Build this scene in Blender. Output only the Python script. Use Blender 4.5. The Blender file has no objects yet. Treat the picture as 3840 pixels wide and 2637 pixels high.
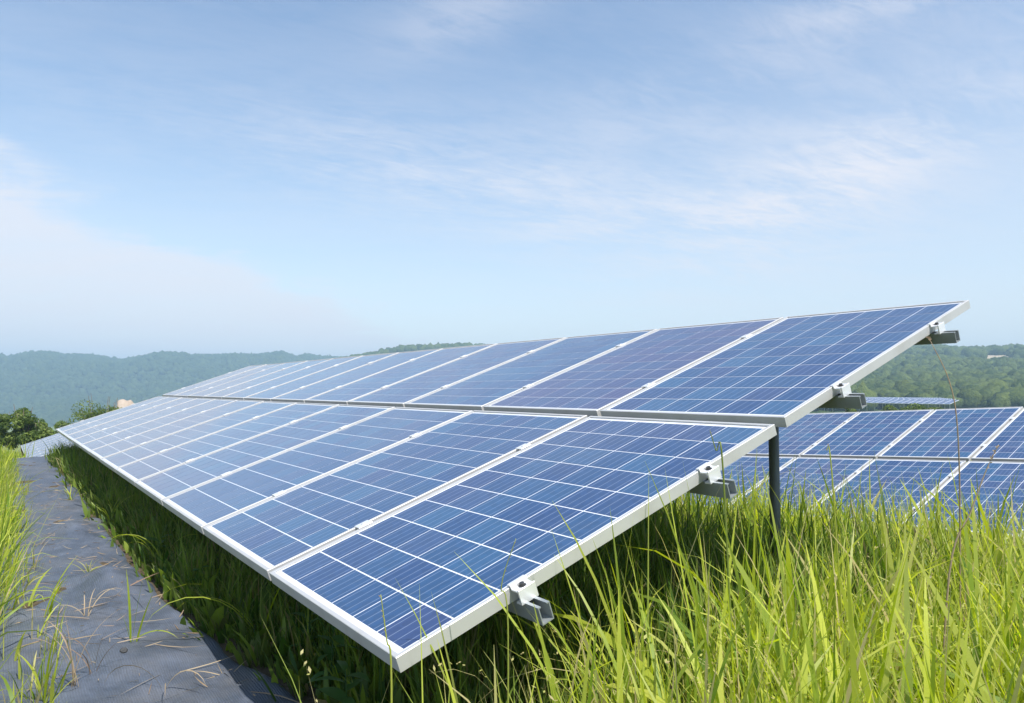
import bpy, bmesh, math, random
import numpy as np
from mathutils import Vector, Matrix, noise, Quaternion

R = math.radians
sc = bpy.context.scene
col = sc.collection
rng = np.random.default_rng(7)
random.seed(7)

# ------------------------------------------------------------------ camera
CAM = Vector((1.7063, -0.8389, 1.1721))
RIGHT = Vector((0.57353734, 0.81917942, 0.0))
FWD = Vector((-0.81812112, 0.57279639, 0.05081468)).normalized()
UP = RIGHT.cross(FWD).normalized()
cd = bpy.data.cameras.new("camera")
cd.sensor_width = 36.0
cd.lens = 25.874
cd.clip_start = 0.05
cd.clip_end = 20000
cam = bpy.data.objects.new("camera", cd)
col.objects.link(cam)
cam.matrix_world = Matrix((
    (RIGHT.x, UP.x, -FWD.x, CAM.x),
    (RIGHT.y, UP.y, -FWD.y, CAM.y),
    (RIGHT.z, UP.z, -FWD.z, CAM.z),
    (0, 0, 0, 1)))
sc.camera = cam
FPX = 2759.92                      # focal length in photograph pixels
FH = Vector((FWD.x, FWD.y, 0)).normalized()


# ------------------------------------------------------------------ sun, sky
SUN_EL = R(60)
sh = Vector((1.0, 0.10, 0)).normalized()
SUN = Vector((sh.x * math.cos(SUN_EL), sh.y * math.cos(SUN_EL), math.sin(SUN_EL)))
sl = bpy.data.lights.new("sun", 'SUN')
sl.energy = 5.0
sl.angle = R(0.6)
sl.color = (1.0, 0.955, 0.89)
so = bpy.data.objects.new("sun", sl)
col.objects.link(so)
so.rotation_euler = SUN.to_track_quat('Z', 'Y').to_euler()
so.location = (0, 0, 60)

world = bpy.data.worlds.new("World")
sc.world = world
world.use_nodes = True
wt = world.node_tree
for n in list(wt.nodes):
    wt.nodes.remove(n)


class NB:
    """tiny node builder"""
    def __init__(self, tree):
        self.t = tree

    def n(self, typ, **kw):
        nd = self.t.nodes.new(typ)
        for k, v in kw.items():
            setattr(nd, k, v)
        return nd

    def set(self, sock, v):
        if isinstance(v, bpy.types.NodeSocket):
            self.t.links.new(v, sock)
        elif v is not None:
            sock.default_value = v

    def math(self, op, a, b=None, c=None, clamp=False):
        nd = self.n('ShaderNodeMath', operation=op, use_clamp=clamp)
        self.set(nd.inputs[0], a)
        if b is not None:
            self.set(nd.inputs[1], b)
        if c is not None:
            self.set(nd.inputs[2], c)
        return nd.outputs[0]

    def vmath(self, op, a, b=None):
        nd = self.n('ShaderNodeVectorMath', operation=op)
        self.set(nd.inputs[0], a)
        if b is not None:
            self.set(nd.inputs[1], b)
        return nd.outputs[0]

    def mix(self, fac, a, b, mode='MIX'):
        nd = self.n('ShaderNodeMix', data_type='RGBA', blend_type=mode)
        self.set(nd.inputs[0], fac)
        self.set(nd.inputs[6], a)
        self.set(nd.inputs[7], b)
        return nd.outputs[2]

    def noise(self, vec, scale, detail=4, rough=0.55, dist=0.0):
        nd = self.n('ShaderNodeTexNoise')
        self.set(nd.inputs['Vector'], vec)
        nd.inputs['Scale'].default_value = scale
        nd.inputs['Detail'].default_value = detail
        nd.inputs['Roughness'].default_value = rough
        nd.inputs['Distortion'].default_value = dist
        return nd.outputs[0]

    def smooth(self, x, a, b):
        nd = self.n('ShaderNodeMapRange', interpolation_type='SMOOTHSTEP')
        self.set(nd.inputs[0], x)
        nd.inputs[1].default_value = a
        nd.inputs[2].default_value = b
        nd.inputs[3].default_value = 0
        nd.inputs[4].default_value = 1
        return nd.outputs[0]

    def xyz(self, v):
        nd = self.n('ShaderNodeSeparateXYZ')
        self.set(nd.inputs[0], v)
        return nd.outputs

    def comb(self, x, y, z):
        nd = self.n('ShaderNodeCombineXYZ')
        self.set(nd.inputs[0], x); self.set(nd.inputs[1], y); self.set(nd.inputs[2], z)
        return nd.outputs[0]


b = NB(wt)
sky = b.n('ShaderNodeTexSky', sky_type='NISHITA')
sky.sun_disc = False
sky.sun_elevation = SUN_EL
sky.sun_rotation = math.atan2(SUN.x, SUN.y)
sky.altitude = 200
sky.air_density = 1.15
sky.dust_density = 0.5
sky.ozone_density = 0.7
tc = b.n('ShaderNodeTexCoord')
D = tc.outputs['Generated']
dx, dy, dz = b.xyz(D)
# azimuth measured from the viewing heading, positive to the right, and elevation, in degrees
rgt = b.math('ADD', b.math('MULTIPLY', dx, RIGHT.x), b.math('MULTIPLY', dy, RIGHT.y))
fw = b.math('ADD', b.math('MULTIPLY', dx, FH.x), b.math('MULTIPLY', dy, FH.y))
az = b.math('MULTIPLY', b.math('ARCTAN2', rgt, fw), 57.2958)
el = b.math('MULTIPLY', b.math('ARCSINE', dz), 57.2958)
# high cirrus, laid out on a flat layer overhead so that it streams towards the horizon
inv = b.math('DIVIDE', 1.0, b.math('ADD', b.math('MAXIMUM', dz, 0.0), 0.13))
px = b.math('MULTIPLY', rgt, inv)
py = b.math('MULTIPLY', fw, inv)
P1 = b.comb(b.math('ADD', b.math('MULTIPLY', px, 0.75), b.math('MULTIPLY', py, 0.30)),
            b.math('ADD', b.math('MULTIPLY', py, 1.5), b.math('MULTIPLY', px, -0.35)), 3.7)
n1 = b.noise(P1, 1.5, 10, 0.60, 0.7)
n2 = b.noise(P1, 5.5, 10, 0.70, 1.0)
n3 = b.noise(P1, 0.55, 3, 0.5, 0.3)
P2 = b.comb(b.math('ADD', b.math('MULTIPLY', px, 1.0), b.math('MULTIPLY', py, 1.1)),
            b.math('ADD', b.math('MULTIPLY', py, 3.6), b.math('MULTIPLY', px, -2.2)), 8.1)
n4 = b.noise(P2, 3.2, 12, 0.68, 1.6)
wisp = b.math('ADD', b.math('MULTIPLY', n1, 0.46), b.math('ADD', b.math('MULTIPLY', n2, 0.24), b.math('MULTIPLY', n4, 0.30)))


def lobe(a0, e0, sa, se, tilt=0.0):
    u = b.math('SUBTRACT', az, a0)
    v = b.math('SUBTRACT', b.math('SUBTRACT', el, e0), b.math('MULTIPLY', u, tilt))
    u2 = b.math('POWER', b.math('ABSOLUTE', b.math('DIVIDE', u, sa)), 2.0)
    v2 = b.math('POWER', b.math('ABSOLUTE', b.math('DIVIDE', v, se)), 2.0)
    return b.math('EXPONENT', b.math('MULTIPLY', b.math('ADD', u2, v2), -1.0))


cover = None
for (a0, e0, sa, se, tl, amp) in (
        (-6, 16.5, 15, 3.0, -0.10, 0.62), (6, 13.0, 10, 2.2, 0.0, 0.35), (20, 13.0, 11, 5.0, 0.25, 0.75),
        (28, 16.5, 7, 2.6, 0.30, 0.35), (27, 26.0, 8, 2.0, 0.12, 0.45), (-4, 27.5, 6, 2.2, 0.3, 0.30),
        (13, 21.0, 9, 3.0, 0.15, 0.28), (60, 22, 18, 9, 0.0, 0.6), (-70, 24, 20, 8, 0.0, 0.5),
        (140, 26, 30, 9, 0.0, 0.55), (-150, 20, 30, 7, 0.0, 0.55)):
    l = b.math('MULTIPLY', lobe(a0, e0, sa, se, tl), amp)
    cover = l if cover is None else b.math('ADD', cover, l)
cirrus = b.math('MULTIPLY', b.smooth(wisp, 0.37, 0.62), b.math('ADD', b.math('MULTIPLY', cover, 0.95), 0.10))
# the soft bank of cloud low on the horizon
e1 = b.math('ADD', el, b.math('MULTIPLY', b.math('SUBTRACT', n1, 0.5), 5.0))
e1 = b.math('ADD', e1, b.math('MULTIPLY', b.math('SUBTRACT', n2, 0.5), 3.0))
n5 = b.noise(b.comb(b.math('MULTIPLY', az, 0.055), b.math('MULTIPLY', el, 0.10), 2.0), 1.6, 5, 0.55, 0.4)
e1 = b.math('ADD', e1, b.math('MULTIPLY', b.math('SUBTRACT', n5, 0.5), 11.0))
edge = b.math('ADD', 15.0, b.math('MULTIPLY', b.math('ADD', az, 34.0), -0.36))
bank = b.math('MULTIPLY', b.smooth(b.math('SUBTRACT', edge, e1), -0.5, 2.2),
              b.math('MULTIPLY', b.smooth(az, -95.0, -60.0), b.math('SUBTRACT', 1.0, b.smooth(az, -12.0, 6.0))))
bank = b.math('MULTIPLY', bank, b.math('ADD', 0.42, b.math('MULTIPLY', n1, 0.62)))
veil = b.math('MULTIPLY', b.math('EXPONENT', b.math('MULTIPLY', b.math('MAXIMUM', el, 0.0), -0.088)), 0.82)
rightveil = b.math('MULTIPLY', lobe(30, 15, 26, 12, 0.0), 0.16)
haze_f = b.math('ADD', b.math('ADD', veil, -0.06), rightveil)
haze_f = b.math('ADD', haze_f, b.math('MULTIPLY', b.math('SUBTRACT', n3, 0.5), 0.12))
keep = b.math('MULTIPLY', b.math('SUBTRACT', 1.0, b.math('MINIMUM', b.math('MAXIMUM', haze_f, 0.0), 0.9)),
              b.math('SUBTRACT', 1.0, b.math('MINIMUM', cirrus, 0.95)))
keep = b.math('MULTIPLY', keep, b.math('SUBTRACT', 1.0, bank))
cloudc = b.n('ShaderNodeRGB')
cloudc.outputs[0].default_value = (5.10, 5.05, 5.35, 1)
clear = b.mix(1.0, sky.outputs[0], (0.95, 1.0, 1.02, 1), 'MULTIPLY')
skyc = b.mix(keep, cloudc.outputs[0], clear)
bg = b.n('ShaderNodeBackground')
bg.inputs[1].default_value = 0.140
b.t.links.new(skyc, bg.inputs[0])
wo = b.n('ShaderNodeOutputWorld')
b.t.links.new(bg.outputs[0], wo.inputs[0])

vs = sc.view_settings
vs.view_transform = 'Standard'
vs.look = 'None'
vs.exposure = 0.40
vs.gamma = 1.0
vs.use_curve_mapping = False
sc.cycles.max_bounces = 8
sc.cycles.diffuse_bounces = 3
sc.cycles.glossy_bounces = 3
sc.cycles.transmission_bounces = 4
sc.cycles.transparent_max_bounces = 8
sc.cycles.volume_bounces = 0
sc.cycles.use_denoising = True
sc.render.film_transparent = False


# ------------------------------------------------------------------ helpers
def link(name, data, parent=None, loc=None, mat=None):
    o = bpy.data.objects.new(name, data)
    col.objects.link(o)
    if parent is not None:
        o.parent = parent
    if loc is not None:
        o.location = loc
    if mat is not None and data is not None and not data.materials:
        data.materials.append(mat)
    return o


def tag(o, label=None, cat=None, group=None, kind=None):
    if label: o['label'] = label
    if cat: o['category'] = cat
    if group: o['group'] = group
    if kind: o['kind'] = kind
    return o


def empty(name, loc=(0, 0, 0), rot=(0, 0, 0)):
    o = bpy.data.objects.new(name, None)
    col.objects.link(o)
    o.location = loc
    o.rotation_euler = rot
    o.empty_display_size = 0.2
    return o


def mesh_np(name, V, F, mat, smooth=True, attr=None, attr_name='tint'):
    """V (n,3), F (m,k) with one k for all faces"""
    me = bpy.data.meshes.new(name)
    V = np.ascontiguousarray(V, dtype=np.float32)
    F = np.ascontiguousarray(F, dtype=np.int32)
    k = F.shape[1]
    me.vertices.add(len(V))
    me.vertices.foreach_set('co', V.ravel())
    me.loops.add(F.size)
    me.loops.foreach_set('vertex_index', F.ravel())
    me.polygons.add(len(F))
    me.polygons.foreach_set('loop_start', np.arange(0, F.size, k, dtype=np.int32))
    me.polygons.foreach_set('loop_total', np.full(len(F), k, dtype=np.int32))
    me.polygons.foreach_set('use_smooth', np.full(len(F), bool(smooth)))
    if attr is not None:
        a = me.color_attributes.new(attr_name, 'FLOAT_COLOR', 'POINT')
        a.data.foreach_set('color', np.ascontiguousarray(attr, dtype=np.float32).ravel())
    me.update(calc_edges=True)
    me.validate()
    me.materials.append(mat)
    return me


class MB:
    """collects boxes, tubes and prisms into one mesh"""
    def __init__(self):
        self.v, self.f = [], []

    def add(self, vs, fs):
        o = len(self.v)
        self.v += [tuple(p) for p in vs]
        self.f += [tuple(i + o for i in q) for q in fs]

    def box(self, x0, x1, y0, y1, z0, z1, c=0.0):
        if c <= 0:
            self.add([(x0, y0, z0), (x1, y0, z0), (x1, y1, z0), (x0, y1, z0), (x0, y0, z1), (x1, y0, z1), (x1, y1, z1), (x0, y1, z1)],
                     [(0, 3, 2, 1), (4, 5, 6, 7), (0, 1, 5, 4), (1, 2, 6, 5), (2, 3, 7, 6), (3, 0, 4, 7)])
        else:
            lo = [(x0, y0), (x1, y0), (x1, y1), (x0, y1)]
            hi = [(x0 + c, y0 + c), (x1 - c, y0 + c), (x1 - c, y1 - c), (x0 + c, y1 - c)]
            v = [(p[0], p[1], z0) for p in lo] + [(p[0], p[1], z1 - c) for p in lo] + [(p[0], p[1], z1) for p in hi]
            f = [(0, 3, 2, 1), (8, 9, 10, 11)]
            for r in (0, 4):
                for i in range(4):
                    j = (i + 1) % 4
                    f.append((r + i, r + j, r + 4 + j, r + 4 + i))
            self.add(v, f)

    def tube(self, pts, rad, n=8, cap=True):
        pts = [Vector(p) for p in pts]
        if not hasattr(rad, '__len__'):
            rad = [rad] * len(pts)
        v, f = [], []
        for i, p in enumerate(pts):
            t = (pts[min(i + 1, len(pts) - 1)] - pts[max(i - 1, 0)]).normalized()
            a = t.cross(Vector((0, 0, 1)) if abs(t.z) < 0.9 else Vector((1, 0, 0))).normalized()
            c = t.cross(a)
            for k in range(n):
                th = 2 * math.pi * k / n
                v.append(p + (a * math.cos(th) + c * math.sin(th)) * rad[i])
        for i in range(len(pts) - 1):
            for k in range(n):
                k2 = (k + 1) % n
                f.append((i * n + k, i * n + k2, (i + 1) * n + k2, (i + 1) * n + k))
        if cap:
            f.append(tuple(range(n))[::-1])
            f.append(tuple((len(pts) - 1) * n + k for k in range(n)))
        self.add(v, f)

    def mesh(self, name, mat, smooth=False):
        me = bpy.data.meshes.new(name)
        me.from_pydata(self.v, [], self.f)
        bm = bmesh.new(); bm.from_mesh(me)
        bmesh.ops.recalc_face_normals(bm, faces=bm.faces)
        bm.to_mesh(me); bm.free()
        if smooth:
            for p in me.polygons: p.use_smooth = True
        me.materials.append(mat)
        return me

    def build(self, name, mat, parent=None, loc=None, smooth=False):
        return link(name, self.mesh(name, mat, smooth), parent, loc)


def material(name):
    m = bpy.data.materials.new(name)
    m.use_nodes = True
    t = m.node_tree
    bs = t.nodes['Principled BSDF']
    return m, NB(t), bs, t.nodes['Material Output']


def pos(nb):
    return nb.n('ShaderNodeNewGeometry').outputs['Position']


# ------------------------------------------------------------------ materials
def mat_alu(name, base, rough, metal, dirt=0.25):
    m, n, bs, out = material(name)
    p = n.n('ShaderNodeTexCoord').outputs['Object']
    a = n.noise(p, 7.0, 5, 0.6)
    s = n.noise(n.vmath('MULTIPLY', p, (180.0, 9.0, 180.0)), 1.0, 2, 0.5)
    cc = n.mix(n.math('MULTIPLY', n.smooth(a, 0.45, 0.75), dirt), base + (1,), (base[0] * 0.62, base[1] * 0.58, base[2] * 0.52, 1))
    n.set(bs.inputs['Base Color'], cc)
    n.set(bs.inputs['Roughness'], n.math('ADD', rough, n.math('MULTIPLY', s, 0.12)))
    bs.inputs['Metallic'].default_value = metal
    return m


M_frame = mat_alu('anodised aluminium frame', (0.58, 0.575, 0.56), 0.42, 0.40)
M_clamp = mat_alu('bright clamp aluminium', (0.80, 0.80, 0.80), 0.34, 0.45, 0.1)
M_steel = mat_alu('galvanised steel', (0.36, 0.39, 0.40), 0.45, 0.55, 0.35)
M_post = mat_alu('weathered galvanised post', (0.115, 0.13, 0.13), 0.5, 0.5, 0.45)
M_bolt = mat_alu('dark bolt', (0.10, 0.10, 0.10), 0.4, 0.7, 0.2)


def mat_cell():
    m, n, bs, out = material('polycrystalline solar cell under glass')
    at = n.n('ShaderNodeAttribute', attribute_name='tint')
    tr, tg, tb = [o for o in n.n('ShaderNodeSeparateColor').outputs][:3]
    sep = tr.node
    n.t.links.new(at.outputs['Color'], sep.inputs[0])
    uvm = n.n('ShaderNodeUVMap', uv_map='UVMap').outputs[0]
    ux, uy, _ = n.xyz(uvm)
    off = n.comb(n.math('MULTIPLY', tr, 37.0), n.math('MULTIPLY', tb, 23.0), n.math('MULTIPLY', tg, 9.0))
    cc = n.vmath('ADD', n.vmath('MULTIPLY', uvm, (1.0, 1.0, 1.0)), off)
    vo = n.n('ShaderNodeTexVoronoi', feature='F1')
    n.set(vo.inputs['Vector'], cc)
    vo.inputs['Scale'].default_value = 7.0
    vr = n.xyz(n.vmath('MULTIPLY', vo.outputs['Color'], (1, 1, 1)))[0]
    st = n.noise(n.vmath('MULTIPLY', cc, (26.0, 0.8, 1.0)), 1.0, 3, 0.6)
    # colour of the silicon: blue, some cells and some modules lean to violet
    c1 = n.mix(tr, (0.007, 0.038, 0.128, 1), (0.020, 0.082, 0.178, 1))
    c2 = n.mix(tg, c1, (0.054, 0.050, 0.130, 1))
    val = n.math('ADD', 0.78, n.math('ADD', n.math('MULTIPLY', vr, 0.24), n.math('MULTIPLY', st, 0.22)))
    hsv = n.n('ShaderNodeHueSaturation')
    n.set(hsv.inputs['Color'], c2)
    n.set(hsv.inputs['Value'], val)
    # four silver busbars run up the module, with fine grid fingers between them
    fr = n.math('FRACT', n.math('MULTIPLY', ux, 4.0))
    bar = n.math('SUBTRACT', 1.0, n.smooth(n.math('ABSOLUTE', n.math('SUBTRACT', fr, 0.5)), 0.020, 0.060))
    cl = n.mix(n.math('MULTIPLY', bar, 0.42), hsv.outputs[0], (0.36, 0.43, 0.56, 1))
    dm = n.noise(pos(n), 1.1, 8, 0.65)
    cl = n.mix(n.math('MULTIPLY', n.smooth(dm, 0.42, 0.75), 0.055), cl, (0.42, 0.42, 0.40, 1))
    n.set(bs.inputs['Base Color'], cl)
    bs.inputs['Roughness'].default_value = 0.42
    bs.inputs['Specular IOR Level'].default_value = 0.35
    bs.inputs['Coat Weight'].default_value = 1.0
    bs.inputs['Coat IOR'].default_value = 1.45
    dirt = n.noise(pos(n), 3.1, 6, 0.6)
    n.set(bs.inputs['Coat Roughness'], n.math('ADD', 0.05, n.math('MULTIPLY', n.smooth(dirt, 0.4, 0.8), 0.10)))
    return m


def mat_backsheet():
    m, n, bs, out = material('white backsheet under glass')
    d = n.noise(pos(n), 5.0, 4, 0.6)
    n.set(bs.inputs['Base Color'], n.mix(d, (0.82, 0.84, 0.88, 1), (0.72, 0.74, 0.78, 1)))
    bs.inputs['Roughness'].default_value = 0.5
    bs.inputs['Coat Weight'].default_value = 1.0
    bs.inputs['Coat IOR'].default_value = 1.45
    bs.inputs['Coat Roughness'].default_value = 0.07
    return m


M_cell = mat_cell()
M_back = mat_backsheet()


def mat_leaf(name, lo, hi, dry, trans=0.42, gloss=0.32, yellow=None):
    """tint.r: which blade, tint.g: position along it, tint.b: how dry it is"""
    m, n, bs, out = material(name)
    at = n.n('ShaderNodeAttribute', attribute_name='tint')
    sep = n.n('ShaderNodeSeparateColor')
    n.t.links.new(at.outputs['Color'], sep.inputs[0])
    r, g, bb = sep.outputs[0], sep.outputs[1], sep.outputs[2]
    c = n.mix(r, lo + (1,), hi + (1,))
    if yellow:
        c = n.mix(n.math('MULTIPLY', n.math('POWER', g, 3.0), 0.45), c, yellow + (1,))
    c = n.mix(bb, c, dry + (1,))
    big = n.noise(pos(n), 0.9, 3, 0.5)
    h = n.n('ShaderNodeHueSaturation')
    n.set(h.inputs['Color'], c)
    n.set(h.inputs['Value'], n.math('ADD', 0.72, n.math('MULTIPLY', big, 0.56)))
    n.set(bs.inputs['Base Color'], h.outputs[0])
    bs.inputs['Roughness'].default_value = 0.48
    bs.inputs['Specular IOR Level'].default_value = gloss
    tr = n.n('ShaderNodeBsdfTranslucent')
    h2 = n.n('ShaderNodeHueSaturation')
    n.set(h2.inputs['Color'], h.outputs[0])
    h2.inputs['Saturation'].default_value = 1.12
    h2.inputs['Value'].default_value = 1.35
    n.t.links.new(h2.outputs[0], tr.inputs[0])
    mx = n.n('ShaderNodeMixShader')
    mx.inputs[0].default_value = trans
    n.t.links.new(bs.outputs[0], mx.inputs[1])
    n.t.links.new(tr.outputs[0], mx.inputs[2])
    n.t.links.new(mx.outputs[0], out.inputs[0])
    return m


M_grass = mat_leaf('tall sunlit grass', (0.080, 0.205, 0.012), (0.620, 0.670, 0.085), (0.56, 0.46, 0.25), 0.50, 0.45, (0.58, 0.56, 0.10))
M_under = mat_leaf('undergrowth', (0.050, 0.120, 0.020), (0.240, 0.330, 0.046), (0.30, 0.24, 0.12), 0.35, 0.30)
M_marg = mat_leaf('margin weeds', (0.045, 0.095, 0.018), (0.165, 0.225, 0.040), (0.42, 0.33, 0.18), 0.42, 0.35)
M_weed = mat_leaf('broad weed leaf', (0.045, 0.120, 0.030), (0.090, 0.185, 0.040), (0.2, 0.2, 0.1), 0.35, 0.45)
M_bush = mat_leaf('bush leaf', (0.040, 0.085, 0.018), (0.185, 0.240, 0.042), (0.12, 0.13, 0.05), 0.30, 0.30)
M_straw = mat_leaf('dry straw', (0.34, 0.26, 0.16), (0.50, 0.41, 0.28), (0.30, 0.20, 0.14), 0.25, 0.2)


def mat_simple(name, c1, c2, scale, rough=0.8, detail=5, bump=0.0):
    m, n, bs, out = material(name)
    p = pos(n)
    d = n.noise(p, scale, detail, 0.6)
    d2 = n.noise(p, scale * 7.3, detail, 0.6)
    f = n.smooth(n.math('ADD', n.math('MULTIPLY', d, 0.65), n.math('MULTIPLY', d2, 0.35)), 0.36, 0.64)
    n.set(bs.inputs['Base Color'], n.mix(f, c1 + (1,), c2 + (1,)))
    bs.inputs['Roughness'].default_value = rough
    if bump:
        bp = n.n('ShaderNodeBump')
        bp.inputs['Strength'].default_value = 0.6
        bp.inputs['Distance'].default_value = bump
        n.set(bp.inputs['Height'], d2)
        n.t.links.new(bp.outputs[0], bs.inputs['Normal'])
    return m


M_bark = mat_simple('bark', (0.09, 0.07, 0.05), (0.17, 0.14, 0.11), 9.0, 0.9)
M_stone = mat_simple('dark stone', (0.035, 0.035, 0.037), (0.08, 0.08, 0.08), 40.0, 0.8, 5, 0.003)
M_wall = mat_simple('white house wall', (0.74, 0.74, 0.72), (0.80, 0.80, 0.78), 0.5, 0.8)
M_roof = mat_simple('grey roof', (0.25, 0.25, 0.26), (0.32, 0.31, 0.31), 0.7, 0.7)
M_window = mat_simple('house window', (0.04, 0.05, 0.06), (0.06, 0.07, 0.08), 0.7, 0.2)


def mat_ground():
    m, n, bs, out = material('soil with litter and grass cover')
    p = pos(n)
    x, y, z = n.xyz(p)
    soil = n.mix(n.noise(p, 9.0, 6, 0.65), (0.060, 0.045, 0.030, 1), (0.16, 0.125, 0.075, 1))
    d = n.noise(p, 0.35, 5, 0.6)
    turf = n.mix(n.smooth(n.noise(p, 2.2, 5, 0.7), 0.3, 0.7), (0.085, 0.125, 0.022, 1), (0.22, 0.245, 0.050, 1))
    turf = n.mix(n.math('MULTIPLY', n.smooth(d, 0.5, 0.75), 0.5), turf, (0.27, 0.235, 0.10, 1))
    dd = n.vmath('SUBTRACT', p, (-4.0, 3.0, 0.0))
    ln = n.n('ShaderNodeVectorMath', operation='LENGTH')
    n.set(ln.inputs[0], dd)
    far = n.smooth(ln.outputs['Value'], 9.0, 22.0)
    n.set(bs.inputs['Base Color'], n.mix(far, soil, turf))
    bs.inputs['Roughness'].default_value = 0.95
    bs.inputs['Specular IOR Level'].default_value = 0.2
    bp = n.n('ShaderNodeBump')
    bp.inputs['Distance'].default_value = 0.03
    n.set(bp.inputs['Height'], n.noise(p, 22.0, 5, 0.7))
    n.t.links.new(bp.outputs[0], bs.inputs['Normal'])
    return m


M_ground = mat_ground()


def mat_mat():
    m, n, bs, out = material('woven black weed barrier')
    p = pos(n)
    w = n.n('ShaderNodeTexWave', wave_type='BANDS', bands_direction='Y')
    n.set(w.inputs['Vector'], n.vmath('ADD', p, n.vmath('MULTIPLY', n.n('ShaderNodeTexNoise').outputs['Color'], (0, 0, 0))))
    w.inputs['Scale'].default_value = 34.0
    w.inputs['Distortion'].default_value = 2.4
    w.inputs['Detail'].default_value = 2
    w2 = n.n('ShaderNodeTexWave', wave_type='BANDS', bands_direction='X')
    n.set(w2.inputs['Vector'], p)
    w2.inputs['Scale'].default_value = 24.0
    w2.inputs['Distortion'].default_value = 2.0
    d = n.noise(p, 4.0, 6, 0.65)
    dust = n.smooth(n.noise(p, 1.7, 7, 0.7), 0.42, 0.72)
    d = n.smooth(d, 0.30, 0.70)
    cr = n.noise(n.vmath('MULTIPLY', p, (1.3, 7.0, 1.0)), 2.6, 8, 0.72, 1.2)
    crease = n.math('SUBTRACT', 1.0, n.smooth(n.math('ABSOLUTE', n.math('SUBTRACT', cr, 0.5)), 0.0, 0.05))
    c = n.mix(d, (0.058, 0.074, 0.102, 1), (0.122, 0.145, 0.190, 1))
    c = n.mix(n.math('MULTIPLY', dust, 0.55), c, (0.155, 0.150, 0.145, 1))
    c = n.mix(n.math('MULTIPLY', w.outputs[1], 0.26), c, (0.035, 0.041, 0.054, 1))
    n.set(bs.inputs['Base Color'], c)
    n.set(bs.inputs['Roughness'], n.math('ADD', 0.40, n.math('MULTIPLY', d, 0.25)))
    bs.inputs['Specular IOR Level'].default_value = 0.5
    hgt = n.math('ADD', n.math('MULTIPLY', w.outputs[1], 0.5), n.math('ADD', n.math('MULTIPLY', w2.outputs[1], 0.3), n.math('MULTIPLY', crease, 0.6)))
    bp = n.n('ShaderNodeBump')
    bp.inputs['Strength'].default_value = 0.55
    bp.inputs['Distance'].default_value = 0.005
    n.set(bp.inputs['Height'], hgt)
    n.t.links.new(bp.outputs[0], bs.inputs['Normal'])
    return m


M_mat = mat_mat()


# ------------------------------------------------------------------ terrain
def ground_z(X, Y):
    X = np.asarray(X, float); Y = np.asarray(Y, float)
    dxl = np.maximum(0, -X - 13.2)
    zl = np.interp(dxl, [0, 3, 20, 40, 100, 400, 1500, 9000], [0, -1.50, -1.62, -3.0, -7.5, -26, -62, -62])
    rowb = -0.80 + 0.0557 * np.clip(X + 4.25, -9, 10)
    t = np.clip((Y - 2.2) / 4.0, 0, 1); t = t * t * (3 - 2 * t)
    t2 = np.clip((Y - 11) / 10.0, 0, 1)
    zy = t * ((1 - t2) * rowb + t2 * -1.0)
    zy = zy + np.interp(Y, [-9000, -500, -40, -3, 110, 250, 500, 1500, 9000], [-62, -12, -0.6, 0, 0, -1, -5, -20, -30])
    return zl + zy


def gz(x, y):
    return float(ground_z(x, y))


def polar_grid(name, az0, az1, na, rs, zfun, mat, kind='structure', label=None, cat=None):
    A = np.linspace(az0, az1, na)
    rs = np.asarray(rs, float)
    AA, RR = np.meshgrid(A, rs, indexing='ij')
    X = CAM.x + RR * (FH.x * np.cos(AA) + RIGHT.x * np.sin(AA))
    Y = CAM.y + RR * (FH.y * np.cos(AA) + RIGHT.y * np.sin(AA))
    Z = zfun(X, Y, AA, RR)
    V = np.stack([X, Y, Z], -1).reshape(-1, 3)
    nr = len(rs)
    i, j = np.meshgrid(np.arange(na - 1), np.arange(nr - 1), indexing='ij')
    a = (i * nr + j).ravel()
    F = np.stack([a, a + nr, a + nr + 1, a + 1], 1)
    me = mesh_np(name, V, F[:, ::-1], mat)
    o = link(name, me)
    tag(o, label, cat, None, kind)
    return o


rs = np.concatenate([[0.0], np.geomspace(0.3, 9000, 190)])
polar_grid('ground', -math.pi, math.pi, 361, rs, lambda X, Y, A, Rr: ground_z(X, Y), M_ground)


# the black weed barrier laid along the lower edge of the panels
def mat_height(X, Y):
    z = 0.016 + 0.010 * np.sin(X * 2.3 + 0.6) + 0.008 * np.sin(X * 5.1 + Y * 7)
    for (hx, hy, sx, sy, a) in ((-3.35, -0.26, 0.34, 0.13, 0.095), (-2.95, -0.42, 0.22, 0.08, -0.02), (-1.9, -0.36, 0.25, 0.12, 0.03), (-5.2, -0.30, 0.5, 0.13, 0.06),
                                (-0.9, -0.10, 0.35, 0.15, 0.025), (-7.3, -0.3, 0.7, 0.2, 0.03)):
        z = z + a * np.exp(-((X - hx) / sx) ** 2 - ((Y - hy) / sy) ** 2)
    nz = np.array([noise.noise(Vector((x * 3.1, y * 6.0, 2.0))) for x, y in zip(X.ravel(), Y.ravel())]).reshape(X.shape)
    n2_ = np.array([noise.noise(Vector((x * 9.0 + y * 5.0, y * 16.0, 7.0))) for x, y in zip(X.ravel(), Y.ravel())]).reshape(X.shape)
    return z + 0.020 * nz + 0.006 * n2_


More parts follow.
